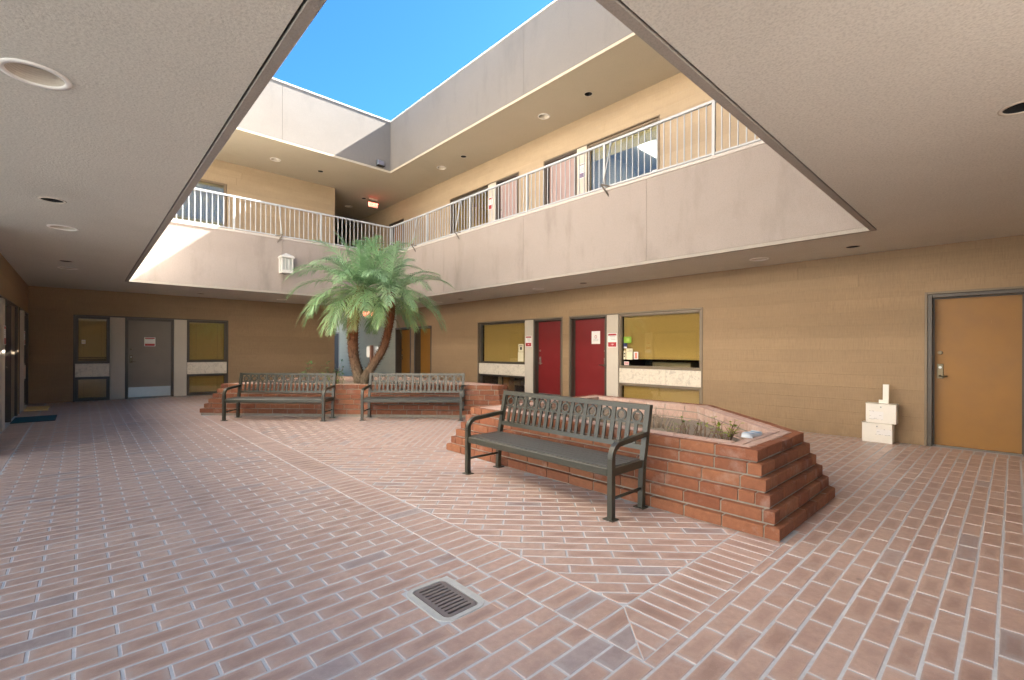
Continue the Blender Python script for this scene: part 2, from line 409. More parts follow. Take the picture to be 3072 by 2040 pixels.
# ------------------------------------------------------------------ ring helpers
EXTL = 1.0; EXT = 7.0   # office depths behind the walls; left kept shallow to admit sky light
PASS_L = 6.6   # length of the passage
OX0, OX1, OY0, OY1 = XL-EXTL, XR+EXT, YN-.4, YB+PASS_L
def holed_plate(name, outer, holes, z, mat, parent):
    """flat downward face with round holes, for soffits"""
    bm = bmesh.new(); es = []
    for loop in [outer] + holes:
        vs = [bm.verts.new((x, y, z)) for x, y in loop]
        for i in range(len(vs)): es.append(bm.edges.new((vs[i], vs[(i+1) % len(vs)])))
    bmesh.ops.triangle_fill(bm, use_beauty=True, use_dissolve=False, edges=es, normal=(0,0,-1))
    for f in bm.faces:
        if f.normal.z > 0: f.normal_flip()
    me = bpy.data.meshes.new(name); bm.to_mesh(me); bm.free(); me.materials.append(mat)
    o = bpy.data.objects.new(name, me); COL.objects.link(o); return adopt(o, parent)
def circ(x, y, r, n=28): return [(x+r*cos(2*pi*k/n), y+r*sin(2*pi*k/n)) for k in range(n)]

CANS1 = [(-.19,3.66,'w','white ribbed recessed lamp over the brick floor at the added side opening'), (-.22,6.64,'d','black open downlight next along from the side opening lamp'), (-.17,8.05,'w','white ribbed recessed lamp between two black downlights over the drain side walk'),
         (-.20,11.12,'d','black open downlight before the plum door'), (-.19,12.05,'w','white ribbed recessed lamp over the blue green door mat'), (2.38,15.07,'d','black open downlight before the blind window by the taupe door'), (4.44,15.07,'w','white ribbed recessed lamp before the blank taupe boards'),
         (8.15,2.84,'w','white ribbed recessed lamp before the blank tan boards'), (8.15,1.58,'d','black open downlight above the stacked mail boxes'), (8.24,7.95,'w','white ribbed recessed lamp above the dull red door'), (8.25,6.56,'d','black open downlight above the scuffed red door'),
         (8.24,11.15,'d','black open downlight above the wide shaded window'), (8.28,12.4,'w','white ribbed recessed lamp above the boards between window and brown doors'), (4.24,-.03,'d','black open downlight in the wide soffit opposite the tan door')]
CANS2 = [(8.15,6.364,'d','black open downlight above the bright upper window'), (8.15,7.70,'w','white ribbed recessed lamp above the mauve door beside the bright upper window'), (8.145,10.90,'d','black open downlight above the plates by the dark upper window'), (8.148,12.036,'w','white ribbed recessed lamp above the dark upper window'),
         (7.695,16.465,'d','black open downlight beside the upper exit sign'), (7.688,17.79,'w','white ribbed recessed lamp deep in the upper passage'), (4.204,14.90,'w','white ribbed recessed lamp in the upper soffit over the sunny railing'), (5.528,14.908,'d','black open downlight in the upper soffit over the shaded railing')]
CR = {'w': .122, 'd': .088}

def gallery():
    G = thing('gallery_band', 'beige stucco gallery floor band running round the courtyard opening, white kerb on top', 'balcony', (XR, YB, S1))
    e = .075
    # four soffit strips (mitre-free): left, near, right, back
    strips = [(XL-.02, VX0-e, YN, YB+.02), (VX0-e, VX1+e, YN, VY0-e), (VX1+e, XR+.02, YN, YB+.02), (VX0-e, VX1+e, VY1+e, YB+.02)]
    for x0, x1, y0, y1 in strips:
        hs = [circ(a, b, CR[k]) for a, b, k, _q in CANS1 if x0 < a < x1 and y0 < b < y1]
        holed_plate('soffit', [(x0,y0),(x1,y0),(x1,y1),(x0,y1)], hs, S1, M['stucco_soffit'], G)
    holed_plate('soffit', [(PASS-.1,YB+.02),(XR+.02,YB+.02),(XR+.02,YB+PASS_L),(PASS-.1,YB+PASS_L)], [], S1, M['stucco_soffit'], G)
    # edge bead, a groove in from the opening
    a, b = 0.0, .062
    for x0, x1, y0, y1 in [(VX0-a-b, VX0-a, VY0-a-b, VY1+a+b), (VX1+a, VX1+a+b, VY0-a-b, VY1+a+b),
                           (VX0-a, VX1+a, VY0-a-b, VY0-a), (VX0-a, VX1+a, VY1+a, VY1+a+b)]:
        MB().cbox(x0, x1, y0, y1, S1-.004, S1+.05, .004).build('soffit_bead', M['bead'], G)
    for x0, x1, y0, y1 in [(VX0-.2, VX0, VY0-.2, VY1+.2), (VX1, VX1+.2, VY0-.2, VY1+.2), (VX0, VX1, VY0-.2, VY0), (VX0, VX1, VY1, VY1+.2)]:
        mt = M['stucco_bounce'] if x1 == VX0 else M['stucco_band']
        if x1-x0 < 1:
            c_ = [y0, 4.347, 7.42, 10.5, y1]
            for a_, b_ in zip(c_, c_[1:]): MB().box(x0, x1, a_+.003, b_-.003, S1+.052, KB).build('fascia', mt, G)
            MB().box(x0+.006, x1-.006, y0+.01, y1-.01, S1+.055, KB-.01).build('fascia_core', mt, G)
        else:
            c_ = [x0, 3.98, x1]
            for a_, b_ in zip(c_, c_[1:]): MB().box(a_+.003, b_-.003, y0, y1, S1+.052, KB).build('fascia', mt, G)
            MB().box(x0, x1, y0+.006, y1-.006, S1+.055, KB-.01).build('fascia_core', mt, G)
    for x0, x1, y0, y1 in [(VX0-.21, VX0+.012, VY0-.21, VY1+.21), (VX1-.012, VX1+.21, VY0-.21, VY1+.21), (VX0+.012, VX1-.012, VY0-.21, VY0+.012), (VX0+.012, VX1-.012, VY1-.012, VY1+.21)]:
        MB().cbox(x0, x1, y0, y1, KB+.002, KB+.055, .006).build('kerb', M['kerb'], G)
    # floor slab over the soffit
    for x0, x1, y0, y1 in [(OX0, VX0-.2, OY0, OY1), (VX1+.2, XR+EXT, OY0, OY1), (VX0-.2, VX1+.2, OY0, VY0-.2), (VX0-.2, VX1+.2, VY1+.2, OY1)]:
        MB().box(x0, x1, y0, y1, S1+.22, FL2).build('floor_slab', M['concrete'], G)
gallery()

def parapet():
    G = thing('roof_parapet', 'tall plain stucco roof parapet round the open sky', 'parapet', (XR, YB, S2))
    e = .055
    strips = [(XL-.02, VX0-e, YN, YB+.02), (VX0-e, VX1+e, YN, VY0-e), (VX1+e, XR+.02, YN, YB+.02), (VX0-e, VX1+e, VY1+e, YB+.02)]
    for x0, x1, y0, y1 in strips:
        hs = [circ(a, b, CR[k]) for a, b, k, _q in CANS2 if x0 < a < x1 and y0 < b < y1]
        holed_plate('soffit', [(x0,y0),(x1,y0),(x1,y1),(x0,y1)], hs, S2, M['stucco_soffit_up'], G)
    hs = [circ(a, b, CR[k]) for a, b, k, _q in CANS2 if b > YB+.02]
    holed_plate('soffit', [(PASS-.1,YB+.02),(XR+.02,YB+.02),(XR+.02,YB+PASS_L),(PASS-.1,YB+PASS_L)], hs, S2, M['stucco_soffit_up'], G)
    a, b = 0.0, .047
    for x0, x1, y0, y1 in [(VX0-a-b, VX0-a, VY0-a-b, VY1+a+b), (VX1+a, VX1+a+b, VY0-a-b, VY1+a+b),
                           (VX0-a, VX1+a, VY0-a-b, VY0-a), (VX0-a, VX1+a, VY1+a, VY1+a+b)]:
        MB().cbox(x0, x1, y0, y1, S2-.014, S2+.05, .005).build('soffit_bead', M['stucco_soffit_up'], G)
    J = .006
    def wallrun(axis, c0, c1, a0, a1, joints):
        cuts = [a0] + joints + [a1]
        for i in range(len(cuts)-1):
            p, q = cuts[i]+(J/2 if i else 0), cuts[i+1]-(J/2 if i < len(cuts)-2 else 0)
            if axis == 'y': MB().box(c0, c1, p, q, S2+.052, PT).build('parapet_panel', M['stucco_bounce'] if c1 == VX0 else M['stucco_parapet'], G)
            else: MB().box(p, q, c0, c1, S2+.052, PT).build('parapet_panel', M['stucco_parapet'], G)
    wallrun('y', VX0-.25, VX0, VY0-.25, VY1+.25, [4.3, 7.42, 10.5])
    wallrun('y', VX1, VX1+.25, VY0-.25, VY1+.25, [4.3, 7.42])
    wallrun('x', VY0-.25, VY0, VX0, VX1, [3.98])
    wallrun('x', VY1, VY1+.25, VX0, VX1, [3.98])
    for x0, x1, y0, y1 in [(VX0-.27, VX0+.015, VY0-.27, VY1+.27), (VX1-.015, VX1+.27, VY0-.27, VY1+.27), (VX0+.015, VX1-.015, VY0-.27, VY0+.015), (VX0+.015, VX1-.015, VY1-.015, VY1+.27)]:
        MB().box(x0, x1, y0, y1, PT+.002, PT+.035).build('coping', M['white_paint'], G)
    for x0, x1, y0, y1 in [(OX0, VX0-.25, OY0, OY1), (VX1+.25, OX1, OY0, OY1), (VX0-.25, VX1+.25, OY0, VY0-.25), (VX0-.25, VX1+.25, VY1+.25, OY1)]:
        MB().box(x0, x1, y0, y1, S2+.22, S2+.55).build('roof_deck', M['concrete'], G)
parapet()

def can_lights(cans, z):
    for x, y, k, lb in cans:
        r = CR[k]
        if k == 'w':
            T = thing('recessed_light', None, 'ceiling light', (x, y, z))
            m = MB(); m.smooth = True
            m.lathe([(r+.026, -.001), (r+.024, -.008), (r-.002, -.010), (r-.004, .0)], (x,y,z), 32).build('trim_ring', M['white_paint'], T)
            m = MB(); prof = []
            for i in range(7): prof += [(r-.004-.004*i, .011*i), (r-.006-.004*i, .011*i+.009)]
            m.lathe(prof, (x,y,z), 32).build('baffle', M['paint_cream'] if 'paint_cream' in M else M['cream'], T)
            m = MB(); m.lathe([(r-.03, .078), (r-.05, .070), (.001, .064)], (x,y,z), 32); m.smooth = True; m.build('lens', M['white_paint'], T)
        else:
            T = thing('downlight', None, 'ceiling light', (x, y, z))
            m = MB(); m.smooth = True
            m.lathe([(r+.018, -.001), (r+.016, -.005), (r-.002, -.006), (r-.004, .0)], (x,y,z), 32).build('trim_ring', M['cream'], T)
            MB().lathe([(r-.004, 0), (r-.02, .10), (.001, .14)], (x,y,z), 24).build('housing', M['black'], T)
        T['label'] = lb
        T['group'] = 'recessed lights in the ' + ('ground floor' if z < 4 else 'upper') + ' soffit'
can_lights(CANS1, S1); can_lights(CANS2, S2)

# ------------------------------------------------------------------ outer shell of the office block
T = thing('office_block', 'plain stucco outer walls of the office block round the courtyard', 'building', (OX0, OY0, 0))
for x0, x1, y0, y1 in [(OX0-.2, OX0, 8.4, OY1), (OX1, OX1+.2, OY0, OY1), (OX0, PASS-.16, OY1-.2, OY1-.001), (XR+.17, OX1, OY1-.2, OY1-.001), (XR+.17, OX1, OY0, OY0+.2)]:
    MB().box(x0, x1, y0, y1, 0, S2+.21).build('outer_wall', M['stucco_band'], T)
MB().box(PASS-.16, XR+.17, OY1-.2, OY1-.001, S1+.01, S2+.21).build('outer_wall', M['stucco_band'], T)
MB().box(XL-.16, XR+.17, OY0, OY0+.2, S1+.01, S2+.21).build('outer_wall', M['stucco_band'], T)
MB().box(OX0-.2, OX0, OY0, 8.4, S1+.01, S2+.21).build('outer_wall', M['stucco_band'], T)
MB().box(OX0, XL-.16, OY0, OY0+.2, S1+.01, S2+.21).build('outer_wall', M['stucco_band'], T)
MB().box(OX0, XL-.02, YN, 8.4, S1, S1+.02).build('opening_soffit', M['stucco_soffit'], T)  # left side opened out of view to let sky light onto the floor

# ------------------------------------------------------------------ unseen block added to bounce sunlight in through the left opening
T = thing('bounce_block', 'plain grey stucco block added out of view to bounce sunlight onto the brick floor', 'building', (-12.2, 3, 0))
MB().box(-16, -11.2, -9, 14, -.04, 7.2).build('wall', m_stucco('bounce_block_stucco', (.33,.335,.33), 110, .2), T)
MB().box(-16.1, -11.1, -9.1, 14.1, 7.2, 7.4).build('roof_edge', M['white_paint'], T)
for k in range(5):
    w_ = MB().box(-11.2, -11.14, -7+k*4.2, -5.2+k*4.2, 1.0, 2.4).build('window', M['bronze'], T)
    MB().box(-11.139, -11.13, -6.94+k*4.2, -5.26+k*4.2, 1.06, 2.34).build('pane', M['dark'], w_)
# ------------------------------------------------------------------ board walls with their doors and windows
class Wall:
    """u runs along the wall, w goes into it, z is up"""
    def __init__(s, kind, c): s.k = kind; s.c = c
    def pt(s, u, w, z):
        return {'R': (s.c+w, u, z), 'L': (s.c-w, u, z), 'B': (u, s.c+w, z)}[s.k]
    def box(s, m, u0, u1, w0, w1, z0, z1, c=0.0, mi=0):
        a, b = s.pt(u0, w0, z0), s.pt(u1, w1, z1)
        if c: m.cbox(a[0], b[0], a[1], b[1], a[2], b[2], c, mi)
        else: m.box(a[0], b[0], a[1], b[1], a[2], b[2], mi)
        return m
    def B(s, u0, u1, w0, w1, z0, z1, c=0.0): return s.box(MB(), u0, u1, w0, w1, z0, z1, c)
    def rot(s):
        """matrix turning text (x right, y up, z towards the viewer) onto the wall face"""
        if s.k == 'R': cols = ((0,-1,0), (0,0,1), (-1,0,0))
        elif s.k == 'L': cols = ((0,1,0), (0,0,1), (1,0,0))
        else: cols = ((1,0,0), (0,0,1), (0,-1,0))
        return Matrix([[cols[j][i] for j in range(3)] for i in range(3)]).to_4x4()

def row_pieces(u0, u1, za, zb, holes):
    cuts = sorted({u0, u1, *[min(max(h[0], u0), u1) for h in holes], *[min(max(h[1], u0), u1) for h in holes]})
    out = []
    for a, b in zip(cuts, cuts[1:]):
        if b-a < .004: continue
        mid = (a+b)/2; lo, hi = za, zb
        for h in holes:
            if h[0] < mid < h[1]:
                if h[2] <= lo+1e-4 and h[3] >= hi-1e-4: lo = hi
                elif h[2] <= lo+1e-4: lo = max(lo, min(h[3], hi))
                elif h[3] >= hi-1e-4: hi = min(hi, max(h[2], lo))
        if hi-lo < .012: continue
        if out and abs(out[-1][1]-a) < 1e-6 and abs(out[-1][2]-lo) < 1e-6 and abs(out[-1][3]-hi) < 1e-6: out[-1] = (out[-1][0], b, lo, hi)
        else: out.append((a, b, lo, hi))
    return out
def plank_wall(wl, T, u0, u1, z0, z1, holes, mat, rh=.196, z_off=.0, seed=1):
    rg = random.Random(seed); G = .0005
    z = z0 - z_off; bk = MB()
    while z < z1-.01:
        za, zb = max(z, z0), min(z+rh, z1)
        if zb-za > .02:
            for a, b, lo, hi in row_pieces(u0, u1, za, zb, holes):
                wl.box(bk, a, b, .028, .16, lo, hi)
                p = a
                while p < b-.01:
                    q = p + rg.uniform(3.0, 4.6)
                    if b-q < 1.0: q = b
                    d = rg.uniform(-.0004, .0004)
                    wl.B(p+(.0012 if p > a else 0), q-(.0012 if q < b else 0), d, .027, lo+G*.5, hi-G*.5, .0007).build('plank', mat, T, fix=False)
                    p = q
        z += rh
    bk.build('backing', M['bronze'], T)

def lettering(txt, wl, u, w, z, size, mat, parent, align='CENTER'):
    cu = bpy.data.curves.new('lettering', 'FONT'); cu.body = txt; cu.size = size; cu.align_x = align; cu.align_y = 'CENTER'
    cu.extrude = .0008; cu.resolution_u = 2
    tmp = bpy.data.objects.new('lettering_tmp', cu); COL.objects.link(tmp)
    me = bpy.data.meshes.new_from_object(tmp.evaluated_get(bpy.context.evaluated_depsgraph_get()))
    bpy.data.objects.remove(tmp)
    me.materials.clear(); me.materials.append(mat); me.name = 'lettering'
    o = bpy.data.objects.new('lettering', me); COL.objects.link(o)
    mw = Matrix.Translation(wl.pt(u, w, z)) @ wl.rot()
    o.matrix_world = mw; o.location = mw.to_translation(); o.rotation_euler = mw.to_euler()
    return adopt(o, parent)

def room_box(wl, u0, u1, w0, w1, z0, z1, mat, parent, name='room'):
    m = MB(); a, b = wl.pt(u0, w0, z0), wl.pt(u1, w1, z1); m.box(a[0], b[0], a[1], b[1], a[2], b[2])
    # drop the face towards the window
    keep = []
    for f in m.f:
        ws = []
        for i in f:
            x, y, z = m.v[i]
            ws.append({'R': x-wl.c, 'L': wl.c-x, 'B': y-wl.c}[wl.k])
        if not all(abs(q-w0) < 1e-5 for q in ws): keep.append(f)
    m.f = keep; m.m = [0]*len(keep)
    return m.build(name, mat, parent, fix=False)

def window_unit(wl, T, u0, u1, z0, z1, d, fm, glass, behind, fw=.045, bz=None, room_d=1.4, room_mat=None, name='window'):
    """frame with reveals, pane, and what hangs behind it"""
    m = MB()
    wl.box(m, u0, u0+fw, d-.055, d+.02, z0, z1, .004); wl.box(m, u1-fw, u1, d-.055, d+.02, z0, z1, .004)
    wl.box(m, u0+fw, u1-fw, d-.055, d+.02, z0, z0+fw, .004); wl.box(m, u0+fw, u1-fw, d-.055, d+.02, z1-fw, z1, .004)
    # glazing bead
    b = .012
    wl.box(m, u0+fw, u0+fw+b, d-.03, d+.012, z0+fw, z1-fw); wl.box(m, u1-fw-b, u1-fw, d-.03, d+.012, z0+fw, z1-fw)
    wl.box(m, u0+fw+b, u1-fw-b, d-.03, d+.012, z0+fw, z0+fw+b); wl.box(m, u0+fw+b, u1-fw-b, d-.03, d+.012, z1-fw-b, z1-fw)
    W_ = m.build(name, fm, T)
    g0, g1, h0, h1 = u0+fw+b*.5, u1-fw-b*.5, z0+fw+b*.5, z1-fw-b*.5
    wl.B(g0, g1, d-.008, d-.002, h0, h1).build('pane', glass, W_)
    if behind == 'shade':
        zb = h0 if bz is None else bz
        wl.B(g0+.01, g1-.01, d+.05, d+.054, zb, h1).build('roller_shade', M['shade'], W_)
        if bz is not None: wl.B(g0+.01, g1-.01, d+.044, d+.06, zb-.02, zb+.004).build('shade_bar', M['shade'], W_)
    if behind in ('blind', 'blind_up'):
        m = MB(); z = h1-.03; zb = h0+.005 if behind == 'blind' else h0+.09
        while z > zb:
            wl.box(m, g0+.012, g1-.012, d+.045, d+.047, z, z+.0205); z -= .0245
        m.build('blind', M['blind'], W_)
        m = MB()
        for fr in (.2, .8): wl.box(m, g0+(g1-g0)*fr-.003, g0+(g1-g0)*fr+.003, d+.0425, d+.044, zb, h1)
        m.build('blind_cord', M['frame_tan'], W_)
        wl.B(g0+.008, g1-.008, d+.03, d+.065, h1-.028, h1-.002).build('blind_headrail', M['blind'], W_)
        wl.B(g0+.012, g1-.012, d+.036, d+.058, zb-.016, zb-.004).build('blind_bottomrail', M['blind'], W_)
    room_box(wl, g0-.04, g1+.04, d+.021, d+room_d, h0-.04, h1+.04, room_mat or M['dark'], W_)
    return W_
def tile_row(wl, parent, u0, u1, z0, z1, w, n):
    st = (u1-u0)/n
    for i in range(n):
        wl.B(u0+i*st+.0012, u0+(i+1)*st-.0012, w, w+.03, z0, z1, .002).build('tile', M['tile'], parent)
def door_unit(wl, T, u0, u1, z0, z1, d, fm, leafm, side, kick=None, lever='lever', name='door', label=None, hw=1.0):
    """leaf with its frame, lock and kick plate; side=+1 puts the lock at the high-u edge"""
    j = .05
    lf = wl.B(u0+j+.004, u1-j-.004, d, d+.045, z0+.012, z1-j-.004, .002).build(name, leafm, T, label=label)
    m = MB()
    wl.box(m, u0, u0+j, -.006, d+.09, z0, z1, .004); wl.box(m, u1-j, u1, -.006, d+.09, z0, z1, .004); wl.box(m, u0+j, u1-j, -.006, d+.09, z1-j, z1, .004)
    wl.box(m, u0+j, u0+j+.016, d-.02, d-.004, z0, z1-j); wl.box(m, u1-j-.016, u1-j, d-.02, d-.004, z0, z1-j); wl.box(m, u0+j+.016, u1-j-.016, d-.02, d-.004, z1-j-.016, z1-j)
    wl.box(m, u0-.0, u1, d+.09, d+.11, z0, z1)
    m.build('frame', fm, lf)
    wl.B(u0+j, u1-j, d-.03, d+.09, z0, z0+.010, .003).build('threshold', M['steel'], lf)
    if kick: wl.B(u0+j+.02, u1-j-.02, d-.004, d-.0005, z0+.03, z0+kick, .001).build('kick_plate', M['steel'], lf)
    uh = (u1-j-.075) if side > 0 else (u0+j+.075); hm = M['brass'] if leafm is not M['door_red'] else M['nickel']
    for zz in (.25, 1.05, 1.85):
        ue = (u0+j+.006) if side > 0 else (u1-j-.006); m = MB(); m.tube([wl.pt(ue, d-.006, z0+zz-.05), wl.pt(ue, d-.006, z0+zz+.05)], .008, 8); m.build('hinge', hm, lf)
    if lever:
        wl.B(uh-.034, uh+.034, d-.012, d-.0005, z0+.96, z0+1.17, .004).build('lock_plate', hm, lf)
        m = MB(); c = wl.pt(uh, d-.012, z0+1.0); e = wl.pt(uh, d-.05, z0+1.0); m.tube([c, e], .012, 10)
        f = wl.pt(uh - side*.115*hw, d-.052, z0+.995); m.tube([e, wl.pt(uh-side*.03, d-.056, z0+1.0), f], [.012, .011, .008], 10)
        m.smooth = True; m.build('lever', hm, lf)
        m = MB(); m.tube([wl.pt(uh, d-.011, z0+1.12), wl.pt(uh, d-.024, z0+1.12)], .017, 14); m.build('lock_cylinder', M['steel'], lf)
        m = MB(); m.tube([wl.pt(uh, d-.0005, z0+1.33), wl.pt(uh, d-.026, z0+1.33)], [.028, .022], 16); m.build('deadbolt', hm, lf)
    return lf
def surround(wl, T, u0, u1, z0, z1, fm, t=.028):
    m = MB()
    wl.box(m, u0-t, u0, -.012, .12, z0, z1+t, .003); wl.box(m, u1, u1+t, -.012, .12, z0, z1+t, .003); wl.box(m, u0, u1, -.012, .12, z1, z1+t, .003)
    m.build('opening_trim', fm, T)
def panel(wl, T, u0, u1, z0, z1, w=-.004):
    return wl.B(u0+.002, u1-.002, w, w+.10, z0, z1, .003).build('pilaster_panel', M['cream'], T)

BR = M['bronze']; FT = M['frame_tan']
# ---------------- right-hand board wall, ground floor
RW = Wall('R', XR)
HD = 2.165
T = thing('board_wall', 'long tan board wall with two red doors, shaded windows and a tan end door', 'wall', (XR, 8, 0))
holes = [(7.707, 11.128, -1, HD+.028), (4.117, 7.503, -1, HD+.028), (-.168, .870, -1, HD+.028), (15.04, 16.22, -1, HD+.02), (13.68, 14.84, -1, HD+.02)]
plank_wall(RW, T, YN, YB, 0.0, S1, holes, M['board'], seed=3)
D = .14
surround(RW, T, 7.735, 11.10, 0, HD, FT)
w1 = window_unit(RW, T, 9.072, 11.098, .955, HD-.004, D, BR, M['glass'], 'shade')
tile_row(RW, w1, 9.08, 11.09, .628, .95, .02, 7)
w1b = window_unit(RW, T, 9.072, 11.098, .012, .622, D, BR, M['glass'], None, room_mat=M['dark'])
panel(RW, T, 8.745, 9.068, .005, HD-.006)
door_unit(RW, T, 7.737, 8.740, .004, HD-.003, D, BR, M['door_red'], 1, .20, label='dull red door beside the narrow cream panel')
surround(RW, T, 4.145, 7.475, 0, HD, FT)
door_unit(RW, T, 6.382, 7.473, .004, HD-.003, D, BR, M['door_red'], -1, .20, label='scuffed red door with a white notice', hw=1.3)
panel(RW, T, 6.056, 6.376, .005, HD-.006)
w2 = window_unit(RW, T, 4.148, 6.052, .955, HD-.004, .075, FT, M['glass'], 'shade', bz=1.18)
tile_row(RW, w2, 4.156, 6.044, .628, .95, .016, 5)
w2b = window_unit(RW, T, 4.148, 6.052, .012, .622, .075, FT, M['glass'], 'shade')
surround(RW, T, -.14, .842, 0, HD, FT, .03)
door_unit(RW, T, -.138, .840, .004, HD-.003, .12, BR, M['door_tan'], 1, None, label='flat tan door at the end of the wall', hw=.7)
door_unit(RW, T, 15.06, 16.20, .004, HD+.01, .24, BR, M['door_tan'], 1, None, label='brown door nearest the passage')
door_unit(RW, T, 13.70, 14.82, .004, HD+.01, .24, BR, M['door_tan'], -1, None, label='brown door beside the long blank boards', lever=None)
# things seen in the low window: desk and chair shapes in the dark room
for (a, b, c, d2, e, f, mm) in [(10.25,10.5,.35,.6,.05,.55,'door_tan'), (9.9,10.2,.5,.9,.30,.44,'frame_tan'), (9.5,9.62,.4,.44,.1,.6,'steel'), (9.15,9.45,.6,.9,.05,.30,'blind'), (10.6,10.68,.3,.4,.1,.6,'cream')]:
    RW.B(a, b, D+c, D+d2, e, f, .01).build('desk_piece', M[mm], w1b)
RW.B(4.6, 5.5, .5, .9, .98, 1.10, .01).build('counter', M['steel'], w2)

# ---------------- passage wall (the same wall goes on, the passage light's cast put into its colour)
T = thing('passage_wall', 'grey green board wall lining the open passage behind the palm', 'wall', (XR, YB+4.5, 0))
plank_wall(RW, T, YB+.002, YB+PASS_L, 0.0, S1, [(21.55, 22.55, -1, 2.12), (15.0, 16.22, -1, HD+.02)], M['board_passage_lit'], seed=5)
RW.B(21.56, 22.54, .06, .10, 0, 2.10).build('door', M['black'], T)
m = MB(); RW.box(m, 21.50, 21.56, -.01, .1, 0, 2.16); RW.box(m, 22.54, 22.60, -.01, .1, 0, 2.16); RW.box(m, 21.56, 22.54, -.01, .1, 2.10, 2.16)
m.build('door_frame', FT, T)

# ---------------- back board wall, ground floor
BW = Wall('B', YB)
T = thing('board_wall', 'shaded taupe board wall with a taupe door between two blind-covered windows', 'wall', (2.8, YB, 0))
plank_wall(BW, T, XL, PASS, 0.0, S1, [(-.154, 3.25, -1, HD+.04)], M['board'], seed=11)
surround(BW, T, -.126, 3.222, 0, HD+.012, BR)
d = .055
wL = window_unit(BW, T, -.124, .546, .962, HD+.008, d, BR, M['glass'], 'blind_up', fw=.05)
tile_row(BW, wL, -.118, .542, .620, .958, .012, 2)
wLb = window_unit(BW, T, -.124, .546, .014, .614, d, BR, M['glass'], 'blind', fw=.05)
panel(BW, T, .549, .852, .005, HD+.008)
dr = door_unit(BW, T, .855, 1.915, .004, HD+.008, d, BR, M['door_taupe'], -1, .30, label='taupe door with a small red and white sign')
panel(BW, T, 1.918, 2.216, .005, HD+.008)
wR = window_unit(BW, T, 2.219, 3.220, .962, HD+.008, d, BR, M['glass'], 'blind', fw=.05)
tile_row(BW, wR, 2.226, 3.214, .620, .958, .012, 3)
window_unit(BW, T, 2.219, 3.220, .014, .614, d, BR, M['glass'], 'blind', fw=.05)
MB().box(PASS-.16, PASS, YB+.16, YB+PASS_L, 0, S1).build('passage_side', M['board'], T)
MB().box(PASS-.16, PASS-.0005, YB-.001, YB+.16, 0, S1-.001).build('wall_end', M['board'], T)

# ---------------- left board wall, ground floor
LW = Wall('L', XL)
T = thing('board_wall', 'olive board wall with dark doors beside the doormats', 'wall', (XL, 12.5, 0))
plank_wall(LW, T, 8.4, YB, 0.0, S1, [(8.97, 13.53, -1, HD+.03), (13.90, 16.06, -1, HD+.03)], M['board'], seed=17)
MB().box(XL-EXTL, XL-.15, 8.4, 8.55, 0, S1).build('wall_run', M['board'], T)
surround(LW, T, 9.0, 13.50, 0, HD, BR)
window_unit(LW, T, 9.0, 11.07, .955, HD-.004, .1, BR, M['glass'], 'shade', room_d=.7)
window_unit(LW, T, 9.0, 11.07, .012, .95, .1, BR, M['glass'], 'blind', room_d=.7)
panel(LW, T, 11.08, 11.40, .005, HD-.006, -.012)
door_unit(LW, T, 11.43, 12.45, .004, HD-.003, .10, BR, M['door_plum'], 1, .25, label='plum coloured door by the blue mat')
LW.B(12.46, 13.49, .03, .15, 0, HD-.003).build('jamb_panel', FT, T)
surround(LW, T, 13.93, 16.03, 0, HD, BR)
LW.B(13.935, 14.43, .03, .13, 0, HD-.003).build('jamb_panel', FT, T)
panel(LW, T, 14.45, 14.66, .005, HD-.006, -.03)
wq = window_unit(LW, T, 14.68, 16.02, .955, HD-.004, .09, BR, M['glass'], 'shade', room_d=.7)
tile_row(LW, wq, 14.69, 16.01, .628, .95, .03, 3)
window_unit(LW, T, 14.68, 16.02, .012, .622, .09, BR, M['glass'], 'blind', room_d=.7)

# ---------------- upper floor
B2 = FL2; H2 = B2+2.165
T = thing('upper_board_wall', 'upper tan board wall with mauve doors and glass along the right gallery'.replace(' right', ''), 'wall', (XR, 8, B2))
plank_wall(RW, T, YN, YB+PASS_L-.2, B2, S2, [(9.318, 12.61, 0, H2+.028), (5.05, 8.386, 0, H2+.028), (15.6, 16.75, 0, H2+.02)], M['board_lit'], z_off=.05, seed=23)
surround(RW, T, 9.346, 12.58, B2, H2, FT)
a = window_unit(RW, T, 10.66, 12.578, B2+.5, H2-.004, .11, BR, M['glass'], None, room_mat=M['shade'], room_d=2.0)
RW.B(10.66, 12.578, .02, .12, B2, B2+.49).build('spandrel', M['tile'], T)
panel(RW, T, 10.30, 10.655, B2, H2-.006)
door_unit(RW, T, 9.348, 10.294, B2+.004, H2-.003, .12, BR, M['door_mauve'], 1, None)
surround(RW, T, 5.079, 8.358, B2, H2, FT)
door_unit(RW, T, 7.274, 8.356, B2+.004, H2-.003, .13, BR, M['door_mauve'], -1, None)
panel(RW, T, 6.965, 7.270, B2, H2-.006)
b = window_unit(RW, T, 5.082, 6.958, B2+.55, H2-.004, .09, FT, M['glass_clear'], None, room_mat=M['room'], room_d=3.5)
RW.B(5.082, 6.958, .02, .1, B2, B2+.54).build('spandrel', M['tile'], T)
RW.B(5.13, 6.91, .15, .154, H2-.38, H2-.05).build('valance', M['shade'], b)
m = MB(); RW.box(m, 5.75, 6.05, .75, 1.95, H2-.13, H2-.09); m.build('lamp_fitting', m_emit('tube_lamp', (1.0,.97,.86), .6), b)
door_unit(RW, T, 15.62, 16.73, B2+.004, H2-.003, .2, BR, M['door_tan'], 1, None, lever=None)
T = thing('upper_board_wall', 'upper tan board wall with one reflecting window behind the white railing', 'wall', (2.8, YB, B2))
plank_wall(BW, T, XL, PASS, B2, S2, [(.97, 3.20, B2+.55, H2+.05)], M['board_lit'], z_off=.09, seed=29)
window_unit(BW, T, .98, 3.19, B2+.56, H2+.045, .05, FT, M['glass_clear'], 'blind', fw=.06, room_mat=M['room'])
